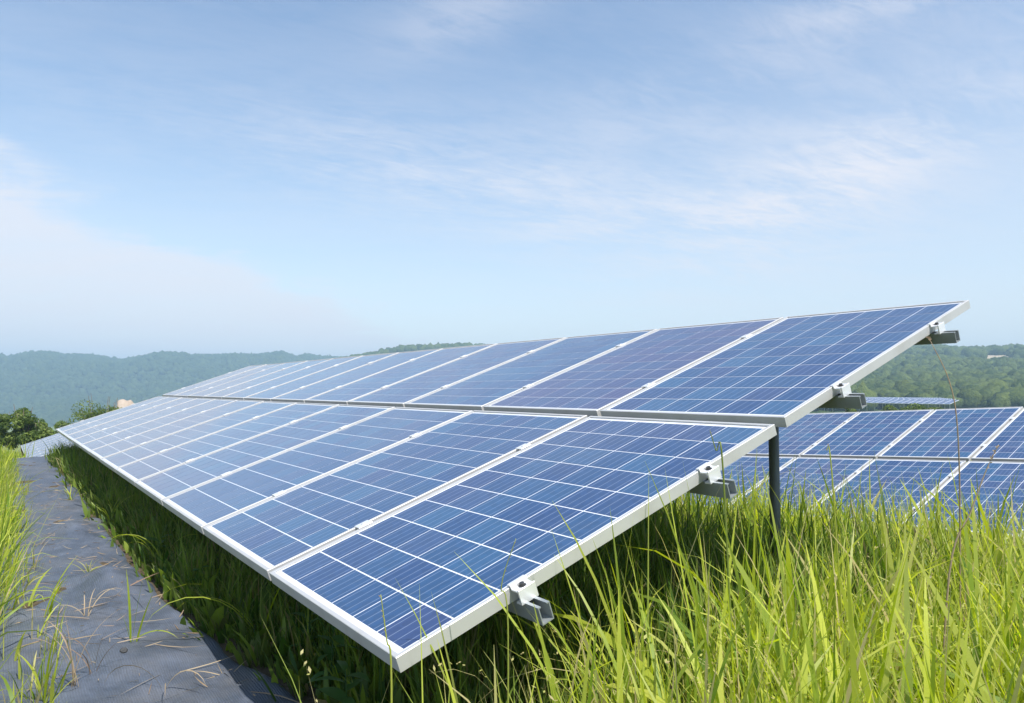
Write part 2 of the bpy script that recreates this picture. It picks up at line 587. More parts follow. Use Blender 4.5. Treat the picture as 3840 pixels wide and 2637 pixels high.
nx, ny = 420, 40
xs = np.linspace(2.6, -13.4, nx)
T = np.linspace(0, 1, ny)
right_edge = np.interp(xs, [-13.4, -8, -4.1, -3.1, -2.3, -1.5, -1.0, 0.0, 2.6], [-0.10, -0.04, -0.06, -0.05, -0.02, 0.07, 0.15, 0.20, 0.2])
right_edge = right_edge + np.array([0.018 * noise.noise(Vector((x * 2.7, 0, 0))) for x in xs])
XX = np.repeat(xs[:, None], ny, 1)
YY = -0.86 + (right_edge[:, None] + 0.86) * T[None, :]
ZZ = mat_height(XX, YY)
ZZ[:, -1] -= 0.016
ZZ = ZZ + ground_z(XX, YY)
V = np.stack([XX, YY, ZZ], -1).reshape(-1, 3)
i, j = np.meshgrid(np.arange(nx - 1), np.arange(ny - 1), indexing='ij')
a = (i * ny + j).ravel()
F = np.stack([a, a + ny, a + ny + 1, a + 1], 1)
mo = link('path', mesh_np('path', V, F, M_mat))
tag(mo, 'dark grey woven weed barrier mat running along the lower panel edge', None, None, 'structure')


def right_margin(X):
    return np.interp(X, xs[::-1], right_edge[::-1])


def mat_z(x, y):
    return float(mat_height(np.array([x]), np.array([y]))[0]) + gz(x, y)


# ------------------------------------------------------------------ hills
def crest(points):
    xs_ = np.array([math.atan2(p[0] - 1920, FPX) for p in points])
    ys_ = np.array([(1459 - p[1]) / FPX * math.cos(math.atan2(p[0] - 1920, FPX)) for p in points])
    return xs_, ys_


def fbm(x, y, z, o=5):
    return noise.fractal(Vector((x, y, z)), 1.0, 2.0, o)


FB = {}


def fbm_grid(X, Y, s, seed, o=5):
    return np.array([fbm(x * s, y * s, seed, o) for x, y in zip(X.ravel(), Y.ravel())]).reshape(X.shape)


# far blue range on the left
cl_a, cl_e = crest([(-2600, 1352), (-1500, 1330), (-700, 1344), (-200, 1335), (0, 1345), (40, 1350), (130, 1331), (190, 1333), (240, 1345), (310, 1342),
                    (400, 1355), (460, 1366), (540, 1350), (600, 1337), (680, 1340), (720, 1346), (830, 1345), (980, 1343), (1050, 1332), (1110, 1350),
                    (1150, 1343), (1230, 1350), (1400, 1352), (1800, 1360), (2600, 1375)])


def range_z(X, Y, A, Rr):
    D0, D1 = 1350.0, 2250.0
    ce = np.interp(A, cl_a, cl_e)
    cz = CAM.z + ce * D1
    spur = fbm_grid(X, Y, 1 / 520.0, 1.3)
    t = np.clip((Rr - D0) / (D1 - D0), 0, 1)
    s = t * t * (3 - 2 * t)
    s = s * (0.80 + 0.20 * t)
    z = -64 + (cz + 64) * s
    w = np.clip(4 * t * (1 - t), 0, 1)
    z = z + w * spur * 46
    back = np.clip((Rr - D1) / 900, 0, 1)
    z = z - back * back * 140
    # keep everything short of the crest under the sight line to the crest
    return z


R_range = np.concatenate([np.linspace(1330, 2250, 56), np.linspace(2290, 3050, 8)])


def mat_hill(name, c1, c2, scale, clear=()):
    m, n, bs, out = material(name)
    p = pos(n)
    d = n.noise(p, scale, 8, 0.65)
    d2 = n.noise(p, scale * 11, 4, 0.6)
    f = n.smooth(n.math('ADD', n.math('MULTIPLY', d, 0.55), n.math('MULTIPLY', d2, 0.45)), 0.38, 0.62)
    c = n.mix(f, c1 + (1,), c2 + (1,))
    for (cx, cy, rx, ry, ang, cc) in clear:
        q = n.vmath('SUBTRACT', p, (cx, cy, 0))
        qx, qy, qz = n.xyz(q)
        ca, sa = math.cos(ang), math.sin(ang)
        u = n.math('ADD', n.math('MULTIPLY', qx, ca / rx), n.math('MULTIPLY', qy, sa / rx))
        v = n.math('ADD', n.math('MULTIPLY', qx, -sa / ry), n.math('MULTIPLY', qy, ca / ry))
        r2 = n.math('ADD', n.math('MULTIPLY', u, u), n.math('MULTIPLY', v, v))
        r2 = n.math('ADD', r2, n.math('MULTIPLY', n.math('SUBTRACT', n.noise(p, 0.05, 4, 0.6), 0.5), 1.4))
        k = n.math('SUBTRACT', 1.0, n.smooth(r2, 0.75, 1.15))
        c = n.mix(k, c, cc + (1,))
    n.set(bs.inputs['Base Color'], c)
    bs.inputs['Roughness'].default_value = 0.95
    bs.inputs['Specular IOR Level'].default_value = 0.1
    return m


def polar_xy(px_, d):
    A = math.atan2(px_ - 1920, FPX)
    rr = d / math.cos(A)
    return (CAM.x + rr * (FH.x * math.cos(A) + RIGHT.x * math.sin(A)), CAM.y + rr * (FH.y * math.cos(A) + RIGHT.y * math.sin(A)))


M_range = mat_hill('distant wooded mountain', (0.035, 0.060, 0.022), (0.075, 0.105, 0.035), 0.006)
polar_grid('mountains', R(-64), R(16), 150, R_range, range_z, M_range,
           label='long wooded mountain range fading blue behind the valley')

# nearer wooded hill, rising behind the panels and on the right
cr_a, cr_e = crest([(1060, 1470), (1180, 1400), (1290, 1352), (1370, 1336), (1430, 1326), (1480, 1313), (1560, 1306), (1680, 1300), (1800, 1303), (2000, 1312), (2300, 1318),
                    (2700, 1316), (3000, 1318), (3250, 1320), (3350, 1318), (3420, 1306), (3520, 1302), (3600, 1308), (3700, 1309), (3780, 1304), (3900, 1303),
                    (4300, 1312), (5000, 1318), (6000, 1312), (8000, 1330)])
HD0, HD1 = 420.0, 1350.0


def hill_z(X, Y, A, Rr):
    ce = np.interp(A, cr_a, cr_e)
    cz = CAM.z + ce * HD1 - 8.0
    spur = fbm_grid(X, Y, 1 / 190.0, 6.1)
    t = np.clip((Rr - HD0) / (HD1 - HD0), 0, 1)
    s = 0.35 * t + 0.65 * t * t * (3 - 2 * t)
    z = -9 + (cz + 9) * s
    w = np.clip(4 * t * (1 - t), 0, 1)
    z = z + w * spur * 7
    back = np.clip((Rr - HD1) / 500, 0, 1)
    return z - back * back * 60 - np.clip((HD0 - Rr) / 40, 0, 1) * 14


R_hill = np.concatenate([[360, 390], np.linspace(415, 1350, 64), np.linspace(1380, 1950, 7)])


def hill_spot(px_, py_):
    """place on the hillside where its surface reaches a given height of view"""
    A = math.atan2(px_ - 1920, FPX)
    ds = np.linspace(520, 1345, 120)
    XY = np.array([polar_xy(px_, d * math.cos(A)) for d in ds])
    zs = hill_z(XY[:, 0], XY[:, 1], np.full(120, A), ds)
    e = (zs - CAM.z) / (ds * math.cos(A)) * FPX
    k = int(np.argmax(e > (1459 - py_)))
    return XY[k, 0], XY[k, 1], float(zs[k])


p1 = hill_spot(3400, 1356); p2 = hill_spot(3690, 1338); p3 = hill_spot(3800, 1362); p4 = hill_spot(3530, 1350); p5 = hill_spot(3576, 1362)
UPH = math.atan2(RIGHT.y, RIGHT.x)
TAN = (0.42, 0.35, 0.24)
clearings = ((p1[0], p1[1], 40, 75, UPH, TAN), (p2[0], p2[1], 36, 80, UPH, TAN), (p3[0], p3[1], 46, 60, UPH, (0.16, 0.19, 0.06)),
             (p4[0], p4[1], 15, 50, UPH, (0.30, 0.22, 0.15)), (p5[0], p5[1], 14, 60, UPH, (0.10, 0.13, 0.045)))
M_hill = mat_hill('wooded hillside', (0.030, 0.055, 0.018), (0.070, 0.100, 0.030), 0.02, clearings)
polar_grid('hill', R(-19), R(62), 190, R_hill, hill_z, M_hill, label='green wooded hill rising behind the panels')


def ico(sub):
    bm = bmesh.new()
    bmesh.ops.create_icosphere(bm, subdivisions=sub, radius=1)
    v = np.array([p.co[:] for p in bm.verts]); f = np.array([[q.index for q in p.verts] for p in bm.faces])
    bm.free()
    return v, f


IV2, IF2 = ico(2)


def forest(name, n, a0, a1, r0, r1, zfun, rad, mat, label, sizes=(0.6, 1.5), skip=(), shape=None):
    IV, IF = shape or (IV2, IF2)
    A = rng.uniform(a0, a1, n)
    Rr = np.sqrt(rng.uniform(r0 ** 2, r1 ** 2, n))
    X = CAM.x + Rr * (FH.x * np.cos(A) + RIGHT.x * np.sin(A))
    Y = CAM.y + Rr * (FH.y * np.cos(A) + RIGHT.y * np.sin(A))
    keepm = np.ones(n, bool)
    for (cx, cy, rx, ry, ang, cc) in skip:
        ca, sa = math.cos(ang), math.sin(ang)
        u = ((X - cx) * ca + (Y - cy) * sa) / rx
        v = (-(X - cx) * sa + (Y - cy) * ca) / ry
        keepm &= (u * u + v * v) > 0.9 + 0.3 * rng.standard_normal(n)
    A, Rr, X, Y = A[keepm], Rr[keepm], X[keepm], Y[keepm]
    n = len(A)
    Z = zfun(X, Y, A, Rr)
    S = rad * rng.uniform(sizes[0], sizes[1], n)
    jit = rng.uniform(0.66, 1.30, (n, len(IV), 1))
    sc3 = np.stack([S, S, S * rng.uniform(0.8, 1.35, n)], 1)[:, None, :]
    V = IV[None] * jit * sc3 + np.stack([X, Y, Z + S * 0.55], 1)[:, None, :]
    F = IF[None] + (np.arange(n) * len(IV))[:, None, None]
    tint = np.zeros((n, len(IV), 4)); tint[..., 0] = rng.uniform(0, 1, n)[:, None]; tint[..., 3] = 1
    o = link(name, mesh_np(name, V.reshape(-1, 3), F.reshape(-1, 3), mat, True, tint.reshape(-1, 4)))
    return tag(o, label, None, None, 'stuff')


def mat_forest(name, lo, hi):
    m, n, bs, out = material(name)
    at = n.n('ShaderNodeAttribute', attribute_name='tint')
    sep = n.n('ShaderNodeSeparateColor')
    n.t.links.new(at.outputs['Color'], sep.inputs[0])
    p = pos(n)
    d = n.noise(p, 0.55, 4, 0.7)
    f = n.math('ADD', n.math('MULTIPLY', sep.outputs[0], 0.55), n.math('MULTIPLY', n.smooth(d, 0.35, 0.68), 0.45))
    n.set(bs.inputs['Base Color'], n.mix(f, lo + (1,), hi + (1,)))
    bp = n.n('ShaderNodeBump')
    bp.inputs['Strength'].default_value = 1.0
    bp.inputs['Distance'].default_value = 1.6
    n.set(bp.inputs['Height'], d)
    n.t.links.new(bp.outputs[0], bs.inputs['Normal'])
    bs.inputs['Roughness'].default_value = 0.9
    bs.inputs['Specular IOR Level'].default_value = 0.15
    return m


M_f1 = mat_forest('hill forest', (0.018, 0.042, 0.014), (0.135, 0.170, 0.040))
M_f2 = mat_forest('mountain forest', (0.018, 0.042, 0.016), (0.085, 0.120, 0.036))
forest('forest', 12500, R(22), R(41), 420, 1365, hill_z, 4.4, M_f1, 'dense woodland covering the near green hillside', skip=clearings)
forest('forest', 1800, R(-15), R(0), 1230, 1365, hill_z, 5.2, M_f1, 'dark woodland on the hill crest above the panel top edge')
forest('forest', 16000, R(-37), R(-13), 1350, 2280, range_z, 5.6, M_f2, 'hazy woodland covering the distant mountain range', shape=ico(1))

_state = rng.bit_generator.state
forest('forest', 5500, R(0), R(22), 900, 1365, hill_z, 6.0, M_f1, 'woodland on the hill hidden behind the middle of the panels', shape=ico(1))
rng.bit_generator.state = _state

# pale bare-earth cutting below the mountains
M_cut = mat_simple('bare sandy earth', (0.33, 0.26, 0.20), (0.44, 0.36, 0.29), 0.25, 0.95)
cx, cy = polar_xy(487, 150)
cb = MB()
bearing = Vector((cx - CAM.x, cy - CAM.y, 0)).normalized()
side = Vector((bearing.y, -bearing.x, 0))
nU, nV = 18, 10
top_z = CAM.z - (1487 - 1459) / FPX * 150
for iu in range(nU):
    for iv in range(nV):
        u = iu / (nU - 1) * 2 - 1; v = iv / (nV - 1)
        w = 3.5 * u * (1 - 0.12 * v)
        p = Vector((cx, cy, 0)) + side * w + bearing * (v * 6.5 - 2)
        prof = min(1.0, (1 - abs(u)) * 3.2) ** 0.7 * (1 - 0.16 * max(0, u)) + 0.05 * noise.noise(Vector((u * 4, 0.3, 0)))
        zz = gz(p.x, p.y) - 0.6 + (top_z - 0.60 - gz(cx, cy) + 0.6) * prof * min(1, v * 1.3) ** 0.8 + 0.12 * noise.noise(Vector((p.x * 0.9, p.y * 0.9, 1)))
        cb.v.append((p.x, p.y, zz))
for iu in range(nU - 1):
    for iv in range(nV - 1):
        a_ = iu * nV + iv
        cb.f.append((a_, a_ + nV, a_ + nV + 1, a_ + 1))
# back slope closes the mound
base = len(cb.v)
for iu in range(nU):
    u = iu / (nU - 1) * 2 - 1
    p = Vector((cx, cy, 0)) + side * (4.2 * u) + bearing * 10
    cb.v.append((p.x, p.y, gz(p.x, p.y) - 1))
for iu in range(nU - 1):
    cb.f.append((iu * nV + nV - 1, (iu + 1) * nV + nV - 1, base + iu + 1, base + iu))
tag(cb.build('earth_bank', M_cut, smooth=True), 'pale sandy bank of bare earth beyond the far end of the panels', 'bank')

# ------------------------------------------------------------------ solar arrays
TILT = 0.33471626
PIT, GAPX, PL, VG, DUP = 1.0709, 0.026, 1.65, 0.066, 0.0089
PW = PIT - GAPX
LIP, DEP = 0.014, 0.042
CW = (PW - 2 * LIP - 0.024) / 6.0
CL = (PL - 2 * LIP - 0.040) / 10.0
CG = 0.0064


def frame_mesh():
    prof = [(0.0, -DEP), (0.0, -0.0015), (0.0015, 0.0), (LIP, 0.0), (LIP, -0.0045), (0.004, -0.0065), (0.004, -DEP + 0.003), (0.024, -DEP + 0.003), (0.024, -DEP)]
    v, f = [], []
    for (ox, oz) in prof:
        v += [(ox, ox, oz), (PW - ox, ox, oz), (PW - ox, PL - ox, oz), (ox, PL - ox, oz)]
    n = len(prof)
    for k in range(n):
        k2 = (k + 1) % n
        for s in range(4):
            s2 = (s + 1) % 4
            f.append((k * 4 + s, k * 4 + s2, k2 * 4 + s2, k2 * 4 + s))
    mb = MB(); mb.add(v, f)
    return mb.mesh('frame', M_frame)


ME_frame = frame_mesh()
pb = MB()
pb.box(0.006, PW - 0.006, 0.006, PL - 0.006, -0.0092, -0.0060)
ME_sheet = pb.mesh('solar_panel', M_back)
M_back2 = mat_simple('sheen-toned grey backsheet', (0.20, 0.22, 0.26), (0.26, 0.28, 0.32), 3.0, 0.4)  # grey painted in for the grazing sky reflection that hides the cell grid
ME_sheet2 = pb.mesh('solar_panel', M_back2)


def cell_verts(x0, y0, z=-0.0060):
    x1, y1 = x0 + CW - CG, y0 + CL - CG
    t = z + 0.0010
    return [(x0, y0, t), (x1, y0, t), (x1, y1, t), (x0, y1, t), (x0, y0, z), (x1, y0, z), (x1, y1, z), (x0, y1, z)]


CF = np.array([(0, 1, 2, 3), (0, 4, 5, 1), (1, 5, 6, 2), (2, 6, 7, 3), (3, 7, 4, 0)])


def with_uv(me, ncell):
    uv = me.uv_layers.new(name='UVMap')
    top = np.array([(0, 0), (1, 0), (1, 1), (0, 1)], dtype=np.float32)
    sides = np.zeros((16, 2), dtype=np.float32)
    one = np.concatenate([top, sides])
    uv.data.foreach_set('uv', np.tile(one, (ncell, 1)).ravel())
    return me


def cell_mesh(tint):
    V = np.array(cell_verts(0, 0))
    t = np.tile(np.array([tint + (1.0,)]), (8, 1))
    return with_uv(mesh_np('cell', V, CF, M_cell, False, t), 1)


# a stock of cell meshes: blue modules and modules that lean to violet
STOCK = {}
for fam in range(4):
    STOCK[fam] = [cell_mesh((random.random(), min(1, max(0, (0.04, 0.28, 0.80, 0.14)[fam] + random.uniform(-0.28, 0.30))), random.random())) for _ in range(10)]


def rail_profile():
    w, h, t, lp = 0.041, 0.052, 0.0035, 0.010
    return [(-w / 2, 0), (-w / 2, -h), (w / 2, -h), (w / 2, 0), (w / 2 - lp, 0), (w / 2 - lp, -t), (w / 2 - t, -t), (w / 2 - t, -h + t),
            (-w / 2 + t, -h + t), (-w / 2 + t, -t), (-w / 2 + lp, -t), (-w / 2 + lp, 0)]


def rail_mesh(x0, x1):
    pr = rail_profile(); n = len(pr)
    v = [(x0, p[0], p[1]) for p in pr] + [(x1, p[0], p[1]) for p in pr]
    f = []
    for k in range(n):
        k2 = (k + 1) % n
        f.append((k, k2, n + k2, n + k))
    for o in (0, n):
        for q in ((0, 1, 8, 9), (0, 9, 10, 11), (1, 2, 7, 8), (2, 3, 6, 7), (3, 4, 5, 6)):
            f.append(tuple(i + o for i in q))
    mb = MB(); mb.add(v, f)
    return mb.mesh('rail', M_steel)


def end_clamp_mesh():
    mb = MB()
    # hook over the frame lip, trough with the bolt, outer wall standing on the rail
    h = 0.030
    mb.box(-0.011, 0.005, -h, h, 0.0012, 0.0062, 0.001)
    mb.box(0.0022, 0.0070, -h, h, -0.0050, 0.0010)
    mb.box(0.0024, 0.0345, -h, h, -0.0100, -0.0052, 0.001)
    mb.box(0.0346, 0.0400, -h, h, -DEP - 0.004, -0.0020, 0.001)
    mb.box(0.0150, 0.0344, -h, h, -DEP - 0.0042, -DEP + 0.001)
    return mb.mesh('end_clamp', M_clamp)


def bolt_mesh(r=0.0075, h=0.009):
    mb = MB()
    mb.tube([(0, 0, 0), (0, 0, h)], r, 10)
    mb.tube([(0, 0, -0.001), (0, 0, 0.0016)], r * 1.55, 12)
    return mb.mesh('bolt', M_bolt)


def mid_clamp_mesh():
    mb = MB()
    hw = GAPX / 2
    mb.box(-hw - 0.011, hw + 0.011, -0.030, 0.030, 0.0012, 0.0056, 0.0012)
    mb.box(-hw + 0.002, -hw + 0.006, -0.030, 0.030, -DEP, 0.0010)
    mb.box(hw - 0.006, hw - 0.002, -0.030, 0.030, -DEP, 0.0010)
    return mb.mesh('mid_clamp', M_clamp)


ME_endc, ME_midc, ME_bolt, ME_bolt2 = end_clamp_mesh(), mid_clamp_mesh(), bolt_mesh(), bolt_mesh(0.006, 0.004)
ME_bolt2.materials[0] = M_clamp


def make_array(loc, rot, k0, k1, single, label, fams, sheet=None, cells=True, clamps=True, posts=(), overhang=0.10, end_right=True):
    """columns k0..k1-1; single: set of (k, row) whose cells are objects of their own"""
    root = empty('solar_array', loc, rot)
    tag(root, label, 'solar array')
    rest_v, rest_t = [], []
    x_lo, x_hi = k0 * PIT + GAPX / 2, k1 * PIT - GAPX / 2
    slopes = (TILT, TILT + DUP)
    base1 = Vector((0, (PL + VG) * math.cos(TILT), (PL + VG) * math.sin(TILT)))
    cos0, sin0 = math.cos(TILT), math.sin(TILT)

    def on_plane(x, v, n=0.0):
        if v <= PL + VG * 0.5:
            return Vector((x, v * cos0 - n * sin0, v * sin0 + n * cos0)), TILT
        c1, s1 = math.cos(slopes[1]), math.sin(slopes[1])
        w = v - PL - VG
        return base1 + Vector((x, w * c1 - n * s1, w * s1 + n * c1)), slopes[1]

    for k in range(k0, k1):
        for r in (0, 1):
            fam = fams(k, r)
            origin, ang = on_plane(k * PIT + GAPX / 2, 0 if r == 0 else PL + VG)
            wob = random.uniform(-0.0012, 0.0012)
            p = link('solar_panel', sheet or ME_sheet, root, origin + Vector((0, 0, wob)))
            p.rotation_euler = (ang + random.uniform(-0.0008, 0.0008), random.uniform(-0.0012, 0.0012), random.uniform(-0.0008, 0.0008))
            link('frame', ME_frame, p)
            rotm = p.rotation_euler.to_matrix()
            if not cells:
                pass
            for ix in range(6):
                for iy in range(10):
                    x0 = LIP + 0.012 + ix * CW + CG / 2
                    y0 = LIP + 0.020 + iy * CL + CG / 2
                    if (k, r) in single:
                        c = link('cell', random.choice(STOCK[fam]), p, (x0, y0, 0))
                    elif cells:
                        for q in cell_verts(x0, y0):
                            rest_v.append((rotm @ Vector(q) + origin + Vector((0, 0, wob)))[:])
                        tt = (random.random(), min(1, max(0, (0.04, 0.28, 0.80, 0.14)[fam] + random.uniform(-0.28, 0.30))), random.random(), 1)
                        rest_t += [tt] * 8
    if rest_v:
        nc = len(rest_v) // 8
        F = CF[None] + (np.arange(nc) * 8)[:, None, None]
        me = with_uv(mesh_np('cell_field', np.array(rest_v), F.reshape(-1, 4), M_cell, False, np.array(rest_t)), nc)
        o = link('cell_field', me, root)
        o['kind'] = 'stuff'
    rme = rail_mesh(x_lo - overhang, x_hi + overhang)
    for v in (0.398, 1.229, 2.090, 2.955):
        q, ang = on_plane(0, v, -DEP - 0.0015)
        rl = link('rail', rme, root, q)
        rl.rotation_euler = (ang, 0, 0)
        if not clamps:
            continue
        q, ang = on_plane(x_hi, v)
        ec = link('end_clamp', ME_endc, root, q)
        ec.rotation_euler = (ang, 0, 0)
        link('bolt', ME_bolt, ec, (0.019, 0, -0.0050))
        q, ang = on_plane(x_lo, v)
        ec = link('end_clamp', ME_endc, root, q)
        ec.rotation_euler = (ang, 0, math.pi) if False else (ang, 0, 0)
        ec.scale = (-1, 1, 1)
        for k in range(k0 + 1, k1):
            q, ang = on_plane(k * PIT, v)
            mc = link('mid_clamp', ME_midc, root, q)
            mc.rotation_euler = (ang, 0, 0)
            link('bolt', ME_bolt2, mc, (0, 0, 0.0056))
    # rafters on pairs of posts
    for xp in posts:
        ra = MB()
        ra.box(-0.03, 0.03, -1.45, 1.45, -0.07, 0.0)
        q, ang = on_plane(xp, 1.66, -DEP - 0.055)
        r_ = ra.build('rafter', M_steel, root, q)
        r_.rotation_euler = (TILT, 0, 0)
        for (v, rad) in (((0.62, 0.026),) if xp < -1.0 or loc[0] < -1 else ()) + ((2.52, 0.026),):
            top, _ = on_plane(xp, v, -DEP - 0.115)
            wx, wy = loc[0] + xp, loc[1] + top.y
            g = gz(wx, wy) - loc[2] - 0.25
            pm = MB(); pm.tube([(0, 0, g - top.z), (0, 0, 0.02)], rad, 16)
            ps = pm.build('post', M_post, root, top, True)
            cap = MB(); cap.box(-0.05, 0.05, -0.05, 0.05, -0.05, 0.004, 0.003)
            cap.build('post_head', M_steel, ps)
        if xp > -1.0 and end_right:
            continue
        a_, _ = on_plane(xp, 1.30, -DEP - 0.13)
        b_, _ = on_plane(xp, 2.52, -DEP - 0.13)
        br = MB(); br.tube([a_, (xp + 0.02, b_.y, b_.z - 0.95)], 0.018, 8)
        br.build('brace', M_steel, root)
    return root


def fam_a(k, r):
    if r == 1:
        return {-1: 0, -2: 2, -3: 0, -4: 1, -5: 3}.get(k, (3, 1, 0)[k % 3])
    return {-1: 0, -2: 0, -3: 3, -4: 1, -5: 3}.get(k, (0, 3, 1)[k % 3])


make_array((GAPX / 2, 0, 0.5), (0, 0, 0), -12, 0, {(-1, 0), (-2, 0), (-3, 0), (-1, 1), (-2, 1)},
           'nearest tilted two-row solar array of blue panels rising from the grass', fam_a,
           posts=(-0.64, -3.2, -5.8, -8.4, -11.0, -12.4))

make_array((-4.2479, 6.4760, -0.2825), (0, -0.05569, R(-0.26)), -8, 5, {(0, 1), (1, 1), (2, 1), (1, 0), (2, 0)},
           'second solar array behind the first, its lower edge hidden by tall grass', lambda k, r: (1, 0, 3)[(k + r) % 3],
           posts=(-6.5, -3.5, -0.4, 2.6, 4.7))

make_array((-15.6, 0.0, -1.02), (0, 0, 0), -16, 0, set(), 'small solar array on lower ground beyond the far end of the nearest array',
           lambda k, r: 3, sheet=ME_sheet2, posts=(-16.5, -13.0, -9.5, -6.5, -3.5, -0.6))

# far solar field beyond the second array
FAR = []
d_list = (124, 136, 148, 160, 172, 184, 196)
for q_, d in enumerate(d_list):
    x0, y0 = polar_xy(2700, d)
    x1, y1 = polar_xy(3790 - 14 * q_, d)
    length = math.hypot(x1 - x0, y1 - y0)
    yv = (y0 + y1) / 2
    xa, xb = min(x0, x1), max(x0, x1)
    zt = -1.75 - 0.006 * (d - 124)
    root = empty('far_solar_array', (xa, yv, zt))
    ord_ = ('nearest', 'second', 'third', 'fourth', 'fifth', 'sixth', 'farthest')[q_]
    tag(root, 'distant pale solar array at the hill foot, %s of the seven hazy rows' % ord_, 'solar array', 'hazy rows of solar panels at the hill foot')
    ncol = int((xb - xa) / 1.05)
    fm = MB(); fm.box(0, ncol * 1.05, 0, 3.2, -0.04, 0.0)
    fo = fm.build('frame_sheet', M_back, root, (0, 0, 0.6)); fo.rotation_euler = (R(11), 0, 0)
    pv, pt = [], []
    for k in range(ncol):
        for r in (0, 1):
            x_, y_ = k * 1.05 + 0.06, r * 1.6 + 0.06
            pv += [(x_, y_, 0.008), (x_ + 0.93, y_, 0.008), (x_ + 0.93, y_ + 1.48, 0.008), (x_, y_ + 1.48, 0.008),
                   (x_, y_, 0.0), (x_ + 0.93, y_, 0.0), (x_ + 0.93, y_ + 1.48, 0.0), (x_, y_ + 1.48, 0.0)]
            pt += [(random.random(), 0.4, random.random(), 1)] * 8
    nc = len(pv) // 8
    F = CF[None] + (np.arange(nc) * 8)[:, None, None]
    po = link('panel_field', with_uv(mesh_np('panel_field', np.array(pv), F.reshape(-1, 4), M_cell, False, np.array(pt)), nc), root, (0, 0, 0.6))
    po.rotation_euler = (R(11), 0, 0)
    for k in range(0, ncol, 6):
        pm = MB(); pm.box(-0.04, 0.04, -0.04, 0.04, -1.6, 1.1)
        pm.build('post', M_steel, root, (k * 1.05 + 0.5, 1.9, 0))


# ------------------------------------------------------------------ vegetation
def blades(base, height, width, az_, lean, curl, tint, nseg=5, fold=0.0):
    """grass blades: base (n,3); lean = angle at the root, curl = extra angle gained to the tip"""
    n = len(base)
    t = np.linspace(0, 1, nseg + 1)
    th = lean[:, None] + curl[:, None] * (t[None] ** 1.6)
    ds = height[:, None] / nseg
    mid = 0.5 * (th[:, 1:] + th[:, :-1])
    hx = np.concatenate([np.zeros((n, 1)), np.cumsum(np.sin(mid) * ds, 1)], 1)
    hz = np.concatenate([np.zeros((n, 1)), np.cumsum(np.cos(mid) * ds, 1)], 1)
    ca, sa = np.cos(az_), np.sin(az_)
    cx_ = base[:, None, 0] + hx * ca[:, None]
    cy_ = base[:, None, 1] + hx * sa[:, None]
    cz_ = base[:, None, 2] + hz
    prof = np.interp(t, [0, 0.25, 0.6, 0.85, 1], [0.55, 1.0, 0.85, 0.45, 0.04])
    # width direction: sideways, twisted a little round the blade
    tw = rng.uniform(-0.9, 0.9, n)[:, None] + rng.uniform(-0.6, 0.6, n)[:, None] * t[None]
    wx = -sa[:, None] * np.cos(tw) + ca[:, None] * np.sin(tw) * np.cos(th)
    wy = ca[:, None] * np.cos(tw) + sa[:, None] * np.sin(tw) * np.cos(th)
    wz = -np.sin(tw) * np.sin(th)
    hw = 0.5 * width[:, None] * prof[None]
    L_ = np.stack([cx_ - wx * hw, cy_ - wy * hw, cz_ - wz * hw], -1)
    R_ = np.stack([cx_ + wx * hw, cy_ + wy * hw, cz_ + wz * hw], -1)
    V = np.stack([L_, R_], 2).reshape(n, -1, 3)
    m = 2 * (nseg + 1)
    k = np.arange(nseg) * 2
    f1 = np.stack([k, k + 1, k + 3, k + 2], 1)
    F = f1[None] + (np.arange(n) * m)[:, None, None]
    tt = np.zeros((n, nseg + 1, 2, 4))
    tt[..., 0] = tint[:, 0][:, None, None]
    tt[..., 1] = t[None, :, None]
    tt[..., 2] = tint[:, 1][:, None, None]
    tt[..., 3] = 1
    return V.reshape(-1, 3), F.reshape(-1, 4), tt.reshape(-1, 4)


def merge(parts):
    Vs, Fs, Ts, o = [], [], [], 0
    for V, F, T_ in parts:
        Vs.append(V); Fs.append(F + o); Ts.append(T_); o += len(V)
    return np.concatenate(Vs), np.concatenate(Fs), np.concatenate(Ts)


def panel_clear(x, y):
    """height of the underside of the panels above the ground, or a large number in the open"""
    out = np.full(len(x), 9.0)
    inA = (x < 0.06) & (x > -12.9) & (y > -0.03) & (y < 3.22)
    out = np.where(inA, 0.40 + y * math.tan(TILT) - ground_z(x, y), out)
    yb = y - 6.476
    inB = (x > -12.9) & (x < 1.3) & (yb > -0.08) & (yb < 3.3)
    zb = -0.2825 + 0.0557 * (x + 4.25) + yb * math.tan(TILT) - 0.10
    out = np.where(inB, zb - ground_z(x, y), out)
    yc = (x > -33) & (x < -15) & (y > -0.05) & (y < 3.3)
    out = np.where(yc, np.minimum(out, 0.3), out)
    return out


